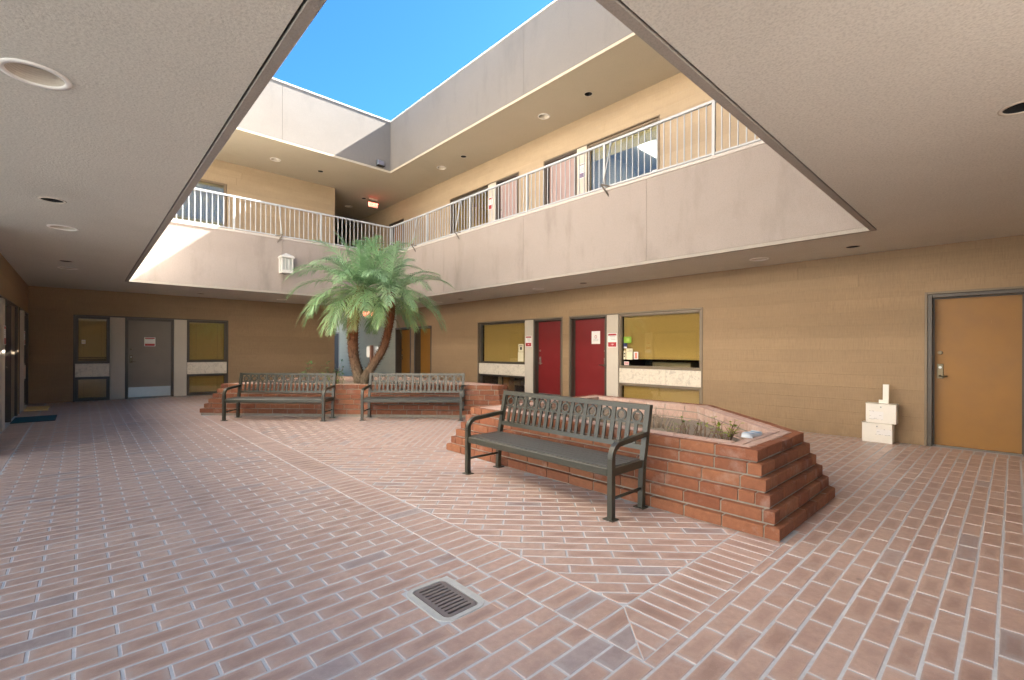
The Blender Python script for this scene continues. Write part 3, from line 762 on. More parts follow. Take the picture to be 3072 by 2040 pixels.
MB().box(PASS-.16, PASS, YB+.0, YB+PASS_L-.2, B2, S2-.001).build('passage_side', M['board_lit'], T)
T = thing('upper_board_wall', 'upper tan board wall of the gallery over the doormats', 'wall', (XL, 7, B2))
MB().box(XL-.15, XL, YN, YB, B2, S2).build('wall_run', M['board_lit'], T)
MB().box(XL, XR, YN-.15, YN, B2, S2).build('wall_run', M['board_lit'], T)

# ---------------- near side behind the photographer: unseen board wall, gap added and sized to let daylight in
T = thing('board_wall', 'unseen tan board wall of the near side with a gap added to let daylight in', 'wall', (3, YN, 0))
MB().box(XL, 1.3, YN-.15, YN, 0, S1).build('wall_run', M['board'], T)
MB().box(3.1, XR, YN-.15, YN, 0, S1).build('wall_run', M['board'], T)
# ------------------------------------------------------------------ polygon tools
def clip(poly, a, b, c):
    """keep a*x+b*y <= c"""
    out = []
    for i in range(len(poly)):
        p, q = poly[i], poly[(i+1) % len(poly)]
        dp, dq = a*p[0]+b*p[1]-c, a*q[0]+b*q[1]-c
        if dp <= 0: out.append(p)
        if (dp < 0 < dq) or (dq < 0 < dp):
            t = dp/(dp-dq); out.append((p[0]+(q[0]-p[0])*t, p[1]+(q[1]-p[1])*t))
    return out
def area(poly): return .5*sum(poly[i][0]*poly[(i+1)%len(poly)][1]-poly[(i+1)%len(poly)][0]*poly[i][1] for i in range(len(poly)))
def tidy(poly, eps=.003):
    out = []
    for p in poly:
        if not out or (abs(p[0]-out[-1][0])+abs(p[1]-out[-1][1])) > eps: out.append(p)
    if len(out) > 1 and (abs(out[0][0]-out[-1][0])+abs(out[0][1]-out[-1][1])) <= eps: out.pop()
    return out
def centroid(poly): return (sum(p[0] for p in poly)/len(poly), sum(p[1] for p in poly)/len(poly))
def inside(p, poly):
    r = False
    for i in range(len(poly)):
        a, b = poly[i], poly[(i+1) % len(poly)]
        if (a[1] > p[1]) != (b[1] > p[1]) and p[0] < (b[0]-a[0])*(p[1]-a[1])/(b[1]-a[1])+a[0]: r = not r
    return r
def shrink(poly, d):
    """move the edges of a convex CCW polygon inwards"""
    n = len(poly); out = list(poly)
    for i in range(n):
        p, q = poly[i], poly[(i+1) % n]; ex, ey = q[0]-p[0], q[1]-p[1]; L = math.hypot(ex, ey)
        if L < 1e-6: continue
        nx, ny = ey/L, -ex/L
        out = clip(out, nx, ny, nx*p[0]+ny*p[1]-d)
        if len(out) < 3: return []
    return out
def offset(poly, d):
    """mitred offset of a CCW polygon, outwards for d > 0"""
    n = len(poly); L = []
    for i in range(n):
        p, q = poly[i], poly[(i+1) % n]; ex, ey = q[0]-p[0], q[1]-p[1]; l = math.hypot(ex, ey); nx, ny = ey/l, -ex/l
        L.append((nx, ny, nx*p[0]+ny*p[1]+d))
    out = []
    for i in range(n):
        a, b = L[i-1], L[i]; D = a[0]*b[1]-a[1]*b[0]
        out.append(((a[2]*b[1]-a[1]*b[2])/D, (a[0]*b[2]-a[2]*b[0])/D))
    return out

def brick_geo(poly, z0, z1, ch=.004, uvf=None, botch=False):
    """chamfered brick over a convex polygon -> verts, faces, per-loop uv"""
    if area(poly) < 0: poly = poly[::-1]
    inn = None
    n = len(poly); cx, cy = centroid(poly)
    L = []
    for i in range(n):
        p, q = poly[i], poly[(i+1) % n]; ex, ey = q[0]-p[0], q[1]-p[1]; l = math.hypot(ex, ey)+1e-9; L.append((ey/l, -ex/l, ey/l*p[0]-ex/l*p[1]-ch))
    inn = []
    for i in range(n):
        a, b = L[i-1], L[i]; D = a[0]*b[1]-a[1]*b[0]
        if abs(D) < .05: inn.append((poly[i][0]-b[0]*ch, poly[i][1]-b[1]*ch))
        else: inn.append(((a[2]*b[1]-a[1]*b[2])/D, (a[0]*b[2]-a[2]*b[0])/D))
    vs = [(x, y, z1) for x, y in inn] + [(x, y, z1-ch*.8) for x, y in poly]
    fs = [tuple(range(n))] + [(n+i, n+(i+1) % n, (i+1) % n, i) for i in range(n)]
    if botch:
        vs += [(x, y, z0+ch*.8) for x, y in poly] + [(x, y, z0) for x, y in inn]
        fs += [(2*n+i, 2*n+(i+1) % n, n+(i+1) % n, n+i) for i in range(n)] + [(3*n+i, 3*n+(i+1) % n, 2*n+(i+1) % n, 2*n+i) for i in range(n)]
        fs += [tuple(range(3*n, 4*n))[::-1]]
    else:
        vs += [(x, y, z0) for x, y in poly]
        fs += [(2*n+i, 2*n+(i+1) % n, n+(i+1) % n, n+i) for i in range(n)]
    uv = []
    for f in fs:
        for i in f: uv.append(uvf(vs[i][0], vs[i][1]) if uvf else (.5, .5))
    return vs, fs, uv
def geo_mesh(name, geos, mat, off=(0,0,0)):
    """join (verts, faces, uv, rnd) tuples into one mesh with a per-face random value"""
    V = []; F = []; UV = []; R = []
    for vs, fs, uv, r in geos:
        o = len(V); V += [(x-off[0], y-off[1], z-off[2]) for x, y, z in vs]; F += [tuple(i+o for i in f) for f in fs]; UV += uv; R += [r]*len(fs)
    me = bpy.data.meshes.new(name); me.from_pydata(V, [], F); me.materials.append(mat)
    l = me.uv_layers.new(name='UVMap'); l.data.foreach_set('uv', [c for q in UV for c in q])
    a = me.attributes.new('rnd', 'FLOAT', 'FACE'); a.data.foreach_set('value', R)
    me.update(); return me

# planter outlines (top outer edge of the cap), counter-clockwise
PL_NEAR = [(3.83,1.345), (5.0,1.345), (6.55,2.895), (6.55,4.95), (3.83,4.95)]
PL_FAR = [(2.13,11.19), (6.20,7.12), (6.47,7.12), (6.47,11.08), (4.74,12.81)]
STEP = .046; NC = 6; CH = .0975
FOOT = [offset(PL_NEAR, STEP*(NC-1)-.03), offset(PL_FAR, STEP*(NC-1)-.03)]

# ------------------------------------------------------------------ pavement
PX, PY, JT = .302, .1088, .0122
pieces = []       # (poly, uv function)
def uv_rect(cx, cy, dx, dy, L, Wd):
    return lambda x, y: (((x-cx)*dx+(y-cy)*dy)/L+.5, (-(x-cx)*dy+(y-cy)*dx)/Wd+.5)
def add_piece(poly, uvf):
    poly = tidy(poly)
    if len(poly) < 3: return
    if area(poly) < 0: poly = poly[::-1]
    if area(poly) < 4e-4: return
    c = centroid(poly)
    if any(inside(c, f) for f in FOOT): return
    pieces.append((poly, uvf))
def rect(x0, x1, y0, y1): return [(x0,y0),(x1,y0),(x1,y1),(x0,y1)]
def minus(polys, r):
    out = []
    for p in polys:
        xs = [q[0] for q in p]; ys = [q[1] for q in p]
        if max(xs) <= r[0] or min(xs) >= r[1] or max(ys) <= r[2] or min(ys) >= r[3]: out.append(p); continue
        a = clip(p, 1, 0, r[0]); b = clip(p, -1, 0, -r[1]); mid = clip(clip(p, -1, 0, -r[0]), 1, 0, r[1])
        for q in (a, b, clip(mid, 0, 1, r[2]), clip(mid, 0, -1, -r[3])):
            if len(q) > 2: out.append(q)
    return out
HJ = JT/2
Z1 = (1.80-HJ, 3.95, 1.095-HJ, 5.0); Z2 = (1.80-HJ, 6.75, 5.0, 11.35)
DR = (1.300, 1.606, 1.893, 2.303)
LB, RB, BB = -.640, 8.575, 15.825
rgf = random.Random(5)
k0 = int((-3.2-3.478)/PY); k1 = int((BB-3.478)/PY)+1
for k in range(k0, k1+1):
    yc = 3.478 + k*PY
    x = -.022 + (PX/2 if k % 2 else 0) - 3*PX
    while x < RB:
        j = rgf.uniform(-.002, .002)
        q = rect(max(x+HJ, LB+HJ), min(x+PX-HJ, RB-HJ), yc-PY/2+HJ+j, min(yc+PY/2-HJ+j, BB-HJ))
        if q[1][0]-q[0][0] > .015 and q[2][1]-q[0][1] > .012:
            uvf = uv_rect(x+PX/2, yc, 1, 0, PX-JT, PY-JT)
            for p in minus(minus(minus([q], Z1), Z2), DR): add_piece(p, uvf)
        x += PX
# soldier bands
SP = .1085
y = 1.395 - 3*SP
while y < 11.3:
    q = rect(1.80, 2.10, y+HJ, y+SP-HJ); q = clip(q, 1, -1, 1.80-1.095-HJ*.7)
    add_piece(q, uv_rect(1.95, y+SP/2, 1, 0, .30, SP-JT)); y += SP
x = 2.118 - 3*SP
while x < 3.9:
    q = rect(x+HJ, x+SP-HJ, 1.095, 1.39); q = clip(q, -1, 1, -(1.80-1.095)-HJ*.7)
    add_piece(q, uv_rect(x+SP/2, 1.2425, 0, 1, .295, SP-JT)); x += SP
# diagonal fields
R2 = sqrt(.5)
def diag(dx, dy, cond, clips, ph):
    nx, ny = -dy, dx
    for it in range(-160, 161):
        for si in range(-60, 61):
            s = si*PX + (PX/2 if it % 2 else 0) + ph; t = it*PY
            cx, cy = 4.0+dx*(s+PX/2)+nx*t, 5.0+dy*(s+PX/2)+ny*t
            if not (1.7 < cx < 7.1 and 1.0 < cy < 11.8): continue
            a, b = PX/2-HJ, PY/2-HJ
            q = [(cx-dx*a-nx*b, cy-dy*a-ny*b), (cx+dx*a-nx*b, cy+dy*a-ny*b), (cx+dx*a+nx*b, cy+dy*a+ny*b), (cx-dx*a+nx*b, cy-dy*a+ny*b)]
            for c in clips:
                q = clip(q, *c)
                if len(q) < 3: break
            if len(q) < 3: continue
            c = centroid(q)
            if cond(*c): add_piece(q, uv_rect(cx, cy, dx, dy, PX-JT, PY-JT))
CUT = 9.05
diag(R2, -R2, lambda x, y: x < 3.95 or y > 5.0, [(-1,0,-2.10-JT), (0,-1,-1.39-JT), (1,0,6.74), (R2,R2,CUT*R2-HJ)], .05)
diag(R2, R2, lambda x, y: True, [(-1,0,-2.10-JT), (0,-1,-1.39-JT), (1,0,6.74), (-R2,-R2,-CUT*R2-HJ), (0,1,11.34)], .11)
# borders against the walls
y = -3.0
while y < YB-.1:
    add_piece(rect(XL+.012, LB-HJ, y+HJ, y+SP-HJ), uv_rect((XL+LB)/2, y+SP/2, 1, 0, .29, SP-JT))
    if y < 24: add_piece(rect(RB+HJ, XR-.012, y+HJ, y+SP-HJ), uv_rect((XR+RB)/2, y+SP/2, 1, 0, .28, SP-JT))
    y += SP
x = LB+.005
while x < RB-.1:
    add_piece(rect(x+HJ, x+SP-HJ, BB+HJ, YB-.012), uv_rect(x+SP/2, (BB+YB)/2, 0, 1, .28, SP-JT)); x += SP
# passage floor
yy = YB; kk = 0
while yy < YB+PASS_L:
    x = PASS + (0 if kk % 2 else -PX/2)
    while x < XR-.02:
        a, b = max(x+HJ, PASS+.01), min(x+PX-HJ, XR-.012)
        if b-a > .02: add_piece(rect(a, b, yy+HJ, yy+PY-HJ), uv_rect(x+PX/2, yy+PY/2, 1, 0, PX-JT, PY-JT))
        x += PX
    yy += PY; kk += 1

# which bricks show largest from the photographer's position
_inv = CAMERA.matrix_world.inverted(); _fl = 1394.65/3
def px(x, y):
    q = _inv @ Vector((x, y, 0))
    if q.z > -.25: return None
    return (512+_fl*q.x/-q.z, 350-_fl*q.y/-q.z)
PAV = thing('pavement', 'brick paved courtyard floor', None, (4, 7, 0), kind='structure')
rank = []
for i, (poly, uvf) in enumerate(pieces):
    ps = [px(*p) for p in poly]
    if any(p is None for p in ps): rank.append((0, i)); continue
    c = centroid(ps)
    a = abs(area(ps)) if 0 < c[0] < 1024 and 0 < c[1] < 680 else 0
    rank.append((a, i))
rank.sort(reverse=True)
big = {i for a, i in rank[:300]}
rest = []; shared = {}
for i, (poly, uvf) in enumerate(pieces):
    dz = rgf.gauss(0, .0005); r = rgf.random()
    if i in big:
        c = centroid(poly); xs = [p[0] for p in poly]; ys = [p[1] for p in poly]
        key = None
        if len(poly) == 4: key = tuple(round(v, 3) for p in poly for v in (p[0]-c[0], p[1]-c[1]))
        me = shared.get(key) if key else None
        if me is None:
            vs, fs, uv = brick_geo(poly, -.03, 0.0, .0026, uvf)
            me = geo_mesh('brick', [(vs, fs, uv, 0.0)], M['paver'], (c[0], c[1], 0))
            if key: shared[key] = me
        o = inst('brick', me, (c[0], c[1], dz), PAV)
    else:
        vs, fs, uv = brick_geo(poly, -.03+dz, dz, .0026, uvf)
        rest.append((vs, fs, uv, r))
inst('brick_field', geo_mesh('brick_field', rest, M['paver']), (0,0,0), PAV, kind='stuff')
hx0, hx1, hy0, hy1 = 1.335, 1.568, 1.916, 2.280
for b_ in ((XL-.1, hx0, -3.3, YB+.1), (hx1, XR+.1, -3.3, YB+.1), (hx0, hx1, -3.3, hy0), (hx0, hx1, hy1, YB+.1)):
    MB().box(*b_, -.042, -.0026).build('mortar_bed', M['mortar_floor'], PAV)
m = MB(); m.box(PASS-.1, XR+.1, YB+.1, YB+PASS_L, -.042, -.0026); m.build('mortar_bed', M['mortar_floor'], PAV)

# ------------------------------------------------------------------ floor drain
T = thing('floor_drain', 'slotted iron floor drain set in a pale concrete collar', 'drain', (1.45, 2.098, 0))
def rrect(x0, x1, y0, y1, r, n=5):
    out = []
    for cx, cy, a0 in ((x1-r,y0+r,-90),(x1-r,y1-r,0),(x0+r,y1-r,90),(x0+r,y0+r,180)):
        for k in range(n+1):
            a = radians(a0+90*k/n); out.append((cx+r*cos(a), cy+r*sin(a)))
    return out
def ring(outer, inner, z0, z1):
    m = MB(); n = len(outer)
    vs = [(x,y,z1) for x,y in outer]+[(x,y,z1) for x,y in inner]+[(x,y,z0) for x,y in outer]+[(x,y,z0) for x,y in inner]
    fs = []
    for i in range(n):
        j = (i+1) % n
        fs += [(i,j,n+j,n+i), (2*n+i,2*n+j,j,i), (n+i,n+j,3*n+j,3*n+i)]
    m.add(vs, fs); return m
ring(rrect(1.303,1.603,1.897,2.300,.075), rrect(1.343,1.560,1.924,2.272,.035), -.03, .0035).build('concrete_collar', M['concrete'], T)
# grate plate with ten slots
bm = bmesh.new(); es = []
gx0, gx1, gy0, gy1 = 1.350, 1.553, 1.931, 2.265
loops = [rrect(gx0, gx1, gy0, gy1, .028)]
for k in range(10):
    yc = gy0+.030+k*(gy1-gy0-.060)/9; hw = .0075 if k in (0, 9) else .0058
    loops.append(rrect(gx0+.026, gx1-.026, yc-hw, yc+hw, hw*.95, 3))
for lp in loops:
    vs = [bm.verts.new((x,y,.0015)) for x,y in lp]
    es += [bm.edges.new((vs[i], vs[(i+1) % len(vs)])) for i in range(len(vs))]
bmesh.ops.triangle_fill(bm, use_beauty=True, edges=es, normal=(0,0,1))
ex = bmesh.ops.extrude_face_region(bm, geom=bm.faces[:])
bmesh.ops.translate(bm, verts=[v for v in ex['geom'] if isinstance(v, bmesh.types.BMVert)], vec=(0,0,-.014))
bmesh.ops.recalc_face_normals(bm, faces=bm.faces)
me = bpy.data.meshes.new('grate'); bm.to_mesh(me); bm.free(); me.materials.append(M['iron'])
inst('grate', me, (0,0,0), T)
m = MB(); m.box(1.3435, 1.5595, 1.9245, 2.2715, -.041, -.034); m.build('sump', M['black'], T)
# ------------------------------------------------------------------ stepped brick planters
def edge_bricks(poly_out, thick, phase, lap, BL=.292, J=.012):
    """bricks along every edge of a ring course: list of polygons"""
    n = len(poly_out); inner = offset(poly_out, -thick); out = []
    for i in range(n):
        p, q = poly_out[i], poly_out[(i+1) % n]; ip, iq = inner[i], inner[(i+1) % n]
        ex, ey = q[0]-p[0], q[1]-p[1]; L = math.hypot(ex, ey); ex /= L; ey /= L; nx, ny = ey, -ex
        def angle(k):
            a, b, c = poly_out[k-1], poly_out[k], poly_out[(k+1) % n]
            v1 = (b[0]-a[0], b[1]-a[1]); v2 = (c[0]-b[0], c[1]-b[1])
            return math.degrees(math.atan2(v1[0]*v2[1]-v1[1]*v2[0], v1[0]*v2[0]+v1[1]*v2[1]))
        s0, s1 = 0.0, L
        trap = [p, q, iq, ip]
        for end, k in ((0, i), (1, (i+1) % n)):
            if abs(angle(k)-90) < 8:
                mine = (lap == 1) == (end == 1)      # this edge owns the corner
                if end == 0: trap[3] = (p[0]-nx*thick, p[1]-ny*thick)
                else: trap[2] = (q[0]-nx*thick, q[1]-ny*thick)
                if not mine:
                    if end == 0: s0 = thick+J
                    else: s1 = L-thick-J
            else:
                # mitre joint: pull back half a joint
                if end == 0: s0 = .001
                else: s1 = L-.001
        s = s0 - (phase*(BL+J)) % (BL+J) if phase else s0
        segs = []
        while s < s1-.002:
            a, b = max(s, s0), min(s+BL, s1)
            if b-a > .002: segs.append([a, b])
            s += BL+J
        if len(segs) > 1 and segs[0][1]-segs[0][0] < .07: segs[1][0] = s0; segs.pop(0)
        if len(segs) > 1 and segs[-1][1]-segs[-1][0] < .07: segs[-2][1] = s1; segs.pop()
        if segs: segs[0][0] = s0; segs[-1][1] = s1
        for a, b in segs:
            poly = clip(clip(trap, ex, ey, ex*p[0]+ey*p[1]+b), -ex, -ey, -(ex*p[0]+ey*p[1]+a))
            poly = tidy(poly)
            if len(poly) > 2: out.append((poly, i))
    return out
def planter(name, label, poly, base, soil_z, hidden, seed, cols_inner=2):
    """hidden: edges whose outside never shows; their bricks go into one joined part"""
    rg = random.Random(seed); T = thing(name, label, 'planter', (*centroid(poly), 0))
    z = base; hid = []; core = MB(); J = .012; DEP = .098
    inner_all = offset(poly, -.250)
    if base: core.prism(offset(poly, STEP*(NC-1)-.012), -.01, base)
    def put(pl, z0, z1, edge, mat, force_hide=False):
        c = centroid(pl); dz = rg.gauss(0, .0012); k = rg.gauss(0, .0015)
        vs, fs, uv = brick_geo(pl, z0+dz, z1+dz, .0045, None, True)
        if edge in hidden or force_hide: hid.append((vs, fs, uv, rg.random(), mat)); return
        me = geo_mesh('brick', [(vs, fs, uv, 0.0)], M[mat], (c[0], c[1], z0))
        o = inst('brick', me, (c[0]+k, c[1]+k, z0), T, rz=rg.gauss(0, .003))
    for ci in range(NC):
        po = offset(poly, STEP*(NC-1-ci)); lap = ci % 2; ph = (0, .5)[ci % 2] + rg.uniform(-.06, .06) % 1
        top = ci == NC-1
        for pl, e in edge_bricks(po, DEP if not top else .083, ph, lap): put(pl, z+J*.5, z+CH-J*.5, e, 'brick')
        # mortar behind the bricks
        cin = inner_all; co = offset(po, -.010)
        for i in range(len(po)):
            j = (i+1) % len(po)
            core.prism([co[i], co[j], cin[j], cin[i]], z-(.009 if ci else 0), z+CH - (.013 if top else .009))
        if top:
            for r_ in (1, 2):
                for pl, e in edge_bricks(offset(poly, -.0895*r_), .079, .5*r_+.3, r_ % 2): put(pl, z+J*.5, z+CH-J*.5, 99 if e not in hidden else e, 'cap')
        elif ci >= NC-1-cols_inner:
            for pl, e in edge_bricks(offset(poly, -.176), .083, .3*ci, ci % 2): put(pl, z+J*.5, z+CH-J*.5, 99 if e not in hidden else e, 'cap')
        z += CH
    core.build('mortar', M['mortar_planter'], T)
    by = {}
    for vs, fs, uv, r, mt in hid: by.setdefault(mt, []).append((vs, fs, uv, r))
    for mt, gs in by.items(): inst('brickwork', geo_mesh('brickwork', gs, M[mt]), (0,0,0), T, kind='stuff')
    # soil with a bumpy top
    ip = offset(poly, -.255); xs = [p[0] for p in ip]; ys = [p[1] for p in ip]
    m = MB(); st = .06; idx = {}
    nx, ny = int((max(xs)-min(xs))/st)+2, int((max(ys)-min(ys))/st)+2
    ip2 = offset(poly, -.19)
    for a in range(nx):
        for b in range(ny):
            X, Y = min(xs)+a*st-.03, min(ys)+b*st-.03
            zz = soil_z + .018*sin(3.1*X+1)*cos(2.7*Y) + rg.gauss(0, .006)
            idx[a, b] = len(m.v); m.v.append((X, Y, zz))
    for a in range(nx-1):
        for b in range(ny-1):
            q = [idx[a,b], idx[a+1,b], idx[a+1,b+1], idx[a,b+1]]
            if all(inside(m.v[k][:2], ip2) for k in q): m.f.append(tuple(q)); m.m.append(0)
    m.smooth = True; m.build('soil', M['soil'], T, fix=False)
    return T
planter('brick_planter', 'stepped red brick planter with one cut corner, holding bare stalks and soil', PL_NEAR, 0.0, .385, {3}, 31)
planter('brick_planter', 'stepped brick planter that holds the twin-stemmed palm, two benches in front', PL_FAR, .045, .52, {2, 3, 4}, 37, 1)
# ------------------------------------------------------------------ benches
BENCH_L = 1.87
def make_bench():
    """local: x along the bench, y to the back, z up; origin between the four feet"""
    R = []
    def part(name, m, mat, sm=False):
        m.smooth = sm
        me = m.mesh(name, mat)
        bm = bmesh.new(); bm.from_mesh(me); bmesh.ops.recalc_face_normals(bm, faces=bm.faces); bm.to_mesh(me); bm.free()
        R.append((name, me))
    h = BENCH_L/2; yf, yr = -.22, .22; B = M['bench']; q = .046
    back = lambda z: yr + .02 + max(0, z-.38)*.21      # the back leans
    for s in (-1, 1):
        x = s*h
        # front leg turning into the arm rest
        pts = [(x, yf, 0)]; rr = .11; zt = .615
        pts += [(x, yf, zt-rr-.02)]
        for k in range(1, 9):
            a = radians(90*k/8); pts.append((x, yf+rr-rr*cos(a), zt-rr-.02+rr*sin(a)))
        zend = zt+.012
        def sweep(pts, w, t):
            m = MB(); n = len(pts); P = [Vector(p) for p in pts]
            for i in range(n):
                d = (P[min(i+1,n-1)]-P[max(i-1,0)]).normalized(); nn = Vector((0, d.z, -d.y))
                for a, b in ((-1,-1),(1,-1),(1,1),(-1,1)): m.v.append(tuple(P[i]+Vector((a*w/2,0,0))+nn*(b*t/2)))
            for i in range(n-1):
                for k in range(4): m.f.append((i*4+k, i*4+(k+1)%4, (i+1)*4+(k+1)%4, (i+1)*4+k)); m.m.append(0)
            m.f += [(0,1,2,3), ((n-1)*4,(n-1)*4+1,(n-1)*4+2,(n-1)*4+3)]; m.m += [0,0]
            return m
        part('leg', sweep(pts[:2], q, q), B)
        arm = [pts[1]] + pts[2:] + [(x, back(zend)-.005, zend)]
        part('armrest', sweep(arm, q, .040), B)
        rear = [(x, yr, 0), (x, yr+.01, .30), (x, back(.42), .42), (x, back(.65), .65), (x, back(.872), .872)]
        part('leg', sweep(rear, q, q), B)
        m = MB(); m.tube([(x, yf+.02, .165), (x, yr-.01, .165)], .013, 8); part('stretcher', m, B, True)
        for y in (yf, yr):
            m = MB(); m.cbox(x-.045 if s < 0 else x-.055, x+.055 if s < 0 else x+.045, y-.045, y+.045, .0005, .009, .002)
            m.tube([(x+s*-.0, y+.036, .009), (x, y+.036, .020)], .009, 6); part('foot_plate', m, B)
        m = MB(); m.bar((x, yf+.02, .378), (x, back(.42)-.02, .378), .03, .062); part('side_rail', m, B)
    m = MB(); m.cbox(-h+q/2, h-q/2, yf-.018, yf+.022, .342, .408, .008); part('apron', m, B)
    m = MB(); m.box(-h+q/2, h-q/2, yr-.02, yr+.01, .345, .40); part('rear_rail', m, B)
    n = 6; y0, y1 = yf+.024, yr+.028; st = (y1-y0)/n
    for i in range(n):
        m = MB(); m.cbox(-h+q/2+.002, h-q/2-.002, y0+i*st+.0025, y0+(i+1)*st-.0025, .394, .412-.0006*i, .004); part('seat_slat', m, M['bench_seat'])
    # back panel: work in its own plane (a along x, b up the slope)
    zb, zt = .488, .872; t = .016
    def P(a, b, c): z = zb+(zt-zb)*b/.39; return (a, back(z)+c, z)
    def plate(name, a0, a1, b0, b1, th=t):
        m = MB(); vs = [P(a, b, c) for c in (-th/2, th/2) for a, b in ((a0,b0),(a1,b0),(a1,b1),(a0,b1))]
        m.add(vs, [(3,2,1,0),(4,5,6,7),(0,1,5,4),(1,2,6,5),(2,3,7,6),(3,0,4,7)]); part(name, m, B)
    plate('top_rail', -h-.022, h+.022, .345, .39, .048); plate('bottom_rail', -h+q/2, h-q/2, 0, .042, .04)
    nb = 11; A0 = -h+q/2; pit = (BENCH_L-q)/nb; ro, ri = .054, .037; bc = .345-.012-ro
    for i in range(nb):
        ac = A0+pit*(i+.5)
        m = MB(); N = 28
        vs = [P(ac+r*cos(2*pi*k/N), bc+r*sin(2*pi*k/N), c) for c in (-t/2, t/2) for r in (ro, ri) for k in range(N)]
        fs = []
        for k in range(N):
            j = (k+1) % N
            fs += [(k,j,N+j,N+k), (2*N+k,3*N+k,3*N+j,2*N+j), (k,2*N+k,2*N+j,j), (N+k,N+j,3*N+j,3*N+k)]
        m.add(vs, fs); part('ring', m, B)
        plate('bar', ac-.016, ac+.016, .042, bc-ro+.006)
        if i: plate('bar', A0+pit*i-.022, A0+pit*i+.022, .042, .345)
        plate('bar', ac-.007, ac+.007, bc+ro-.004, .345)
    plate('bar', A0, A0+.012, .042, .345); plate('bar', -A0-.012, -A0, .042, .345)
    plate('band', A0+.012, -A0-.012, bc-ro-.012, bc-ro+.006, t*.8)
    return R
BENCH = make_bench()
def place_bench(x, y, rz, label):
    T = thing('bench', label, 'bench', (x, y, 0), rz, 'metal benches by the planters')
    base = Matrix.LocRotScale(Vector((x, y, 0)), T.rotation_euler, None)
    for name, me in BENCH:
        o = bpy.data.objects.new(name, me); COL.objects.link(o); o.parent = T
    return T
place_bench(3.315, 3.11, radians(-90), 'dark metal bench in front of the planter of bare stalks')
place_bench(2.80, 9.60, radians(-43), 'metal bench before the palm planter, on its taupe door side')
place_bench(4.755, 7.945, radians(-42), 'metal bench before the palm planter, on its red doors side')
# ------------------------------------------------------------------ gallery railings
def railing(label, axis, c, a0, a1, posts, braces, first, group='white gallery railings'):
    """axis 'y': runs along y at x=c; 'x': runs along x at y=c. inward = towards the gallery"""
    W_ = M['rail']
    pt = (lambda a, o, z: (c+o, a, z)) if axis == 'y' else (lambda a, o, z: (a, c+o, z))
    T = thing('railing', label, 'railing', pt((a0+a1)/2, 0, KB+.055), group=group)
    zb0, zb1, zt0 = KB+.075, KB+.107, RT-.042
    def bx(nm, a, b, o, z0, z1, ch=.004):
        p, q = pt(a, -o, z0), pt(b, o, z1); m = MB(); m.cbox(p[0], q[0], p[1], q[1], z0, z1, ch); m.build(nm, W_, T)
    bx('top_rail', a0, a1, .025, zt0, RT); bx('bottom_rail', a0, a1, .016, zb0, zb1)
    m0 = MB(); m0.cbox(-.0085, .0085, -.0085, .0085, 0, zt0-zb1, .002); me = m0.mesh('baluster', W_)
    m1 = MB(); m1.cbox(-.024, .024, -.024, .024, 0, zt0-KB-.056, .003); mp = m1.mesh('post', W_)
    for p in posts: inst('post', mp, pt(p, 0, KB+.056), T)
    a = first
    while a < a1-.03:
        if a > a0+.03 and min(abs(a-p) for p in posts) > .045: inst('baluster', me, pt(a, 0, zb1), T)
        a += .1215
    sgn = -1   # braces lean out over the courtyard
    for b0, b1 in braces:
        m = MB(); m.tube([pt(b0, -.03, zt0+.01), pt(b0+(b1-b0)*.97, -.085, zb1+.005)], .013, 8); m.smooth = True; m.build('brace', W_, T)
        m = MB()
        m.bar(pt(b1+.02, -.11, zb1+.01), pt(b1-.15, -.022, zb0-.02), .012, .030); m.bar(pt(b1+.02, -.11, zb1+.01), pt(b1-.10, -.022, KB-.11), .012, .030)
        m.build('brace_bracket', M['bronze'], T)
railing('white gallery railing below the mauve doors, on the streaked stucco band', 'y', VX1+.03, VY0+.03, VY1, [1.3, 3.19, 5.254, 7.324, 9.386, 11.407, VY1+.03], [(5.08, 5.235), (9.75, 9.90), (11.9, 12.05)], 3.068-15*.1215)
railing('white gallery railing below the reflecting window, half in sunlight', 'x', VY1+.03, VX0+.03, VX1+.004, [.83, 2.845, 5.033, VX1+.03], [(3.905, 3.965)], 1.644-6*.1215)

# ------------------------------------------------------------------ hanging exit signs
M['exit_red'] = m_emit('exit_letters', (1.0, .10, .07), 1.6)
M['exit_face'] = m_plain('exit_face', (.62,.55,.48), .5)
def exit_sign(x, y, zc, w, h, label, drop, rz=0):
    wl = Wall('B', y)
    T = thing('exit_sign', label, 'sign', (x, y, zc-h/2))
    wl.B(x-w/2, x+w/2, -.02, .02, zc-h/2, zc+h/2, .006).build('face_plate', M['exit_face'], T)
    wl.B(x-w*.46, x+w*.46, -.035, .035, drop-.05, drop-.004, .004).build('mounting', M['cream'], T)
    m = MB(); m.tube([(x, y, zc+h/2), (x, y, drop-.05)], .008, 8); m.build('stem', M['steel'], T)
    lettering('EXIT', wl, x, -.0215, zc-.004, h*.98, M['exit_red'], T)
exit_sign(7.97, 16.27, S2-.235, .36, .20, 'red lit exit sign hanging from the upper soffit', S2)
exit_sign(7.68, 16.05, S1-.21, .32, .20, 'red lit exit sign hanging in the passage mouth behind the palm', S1)

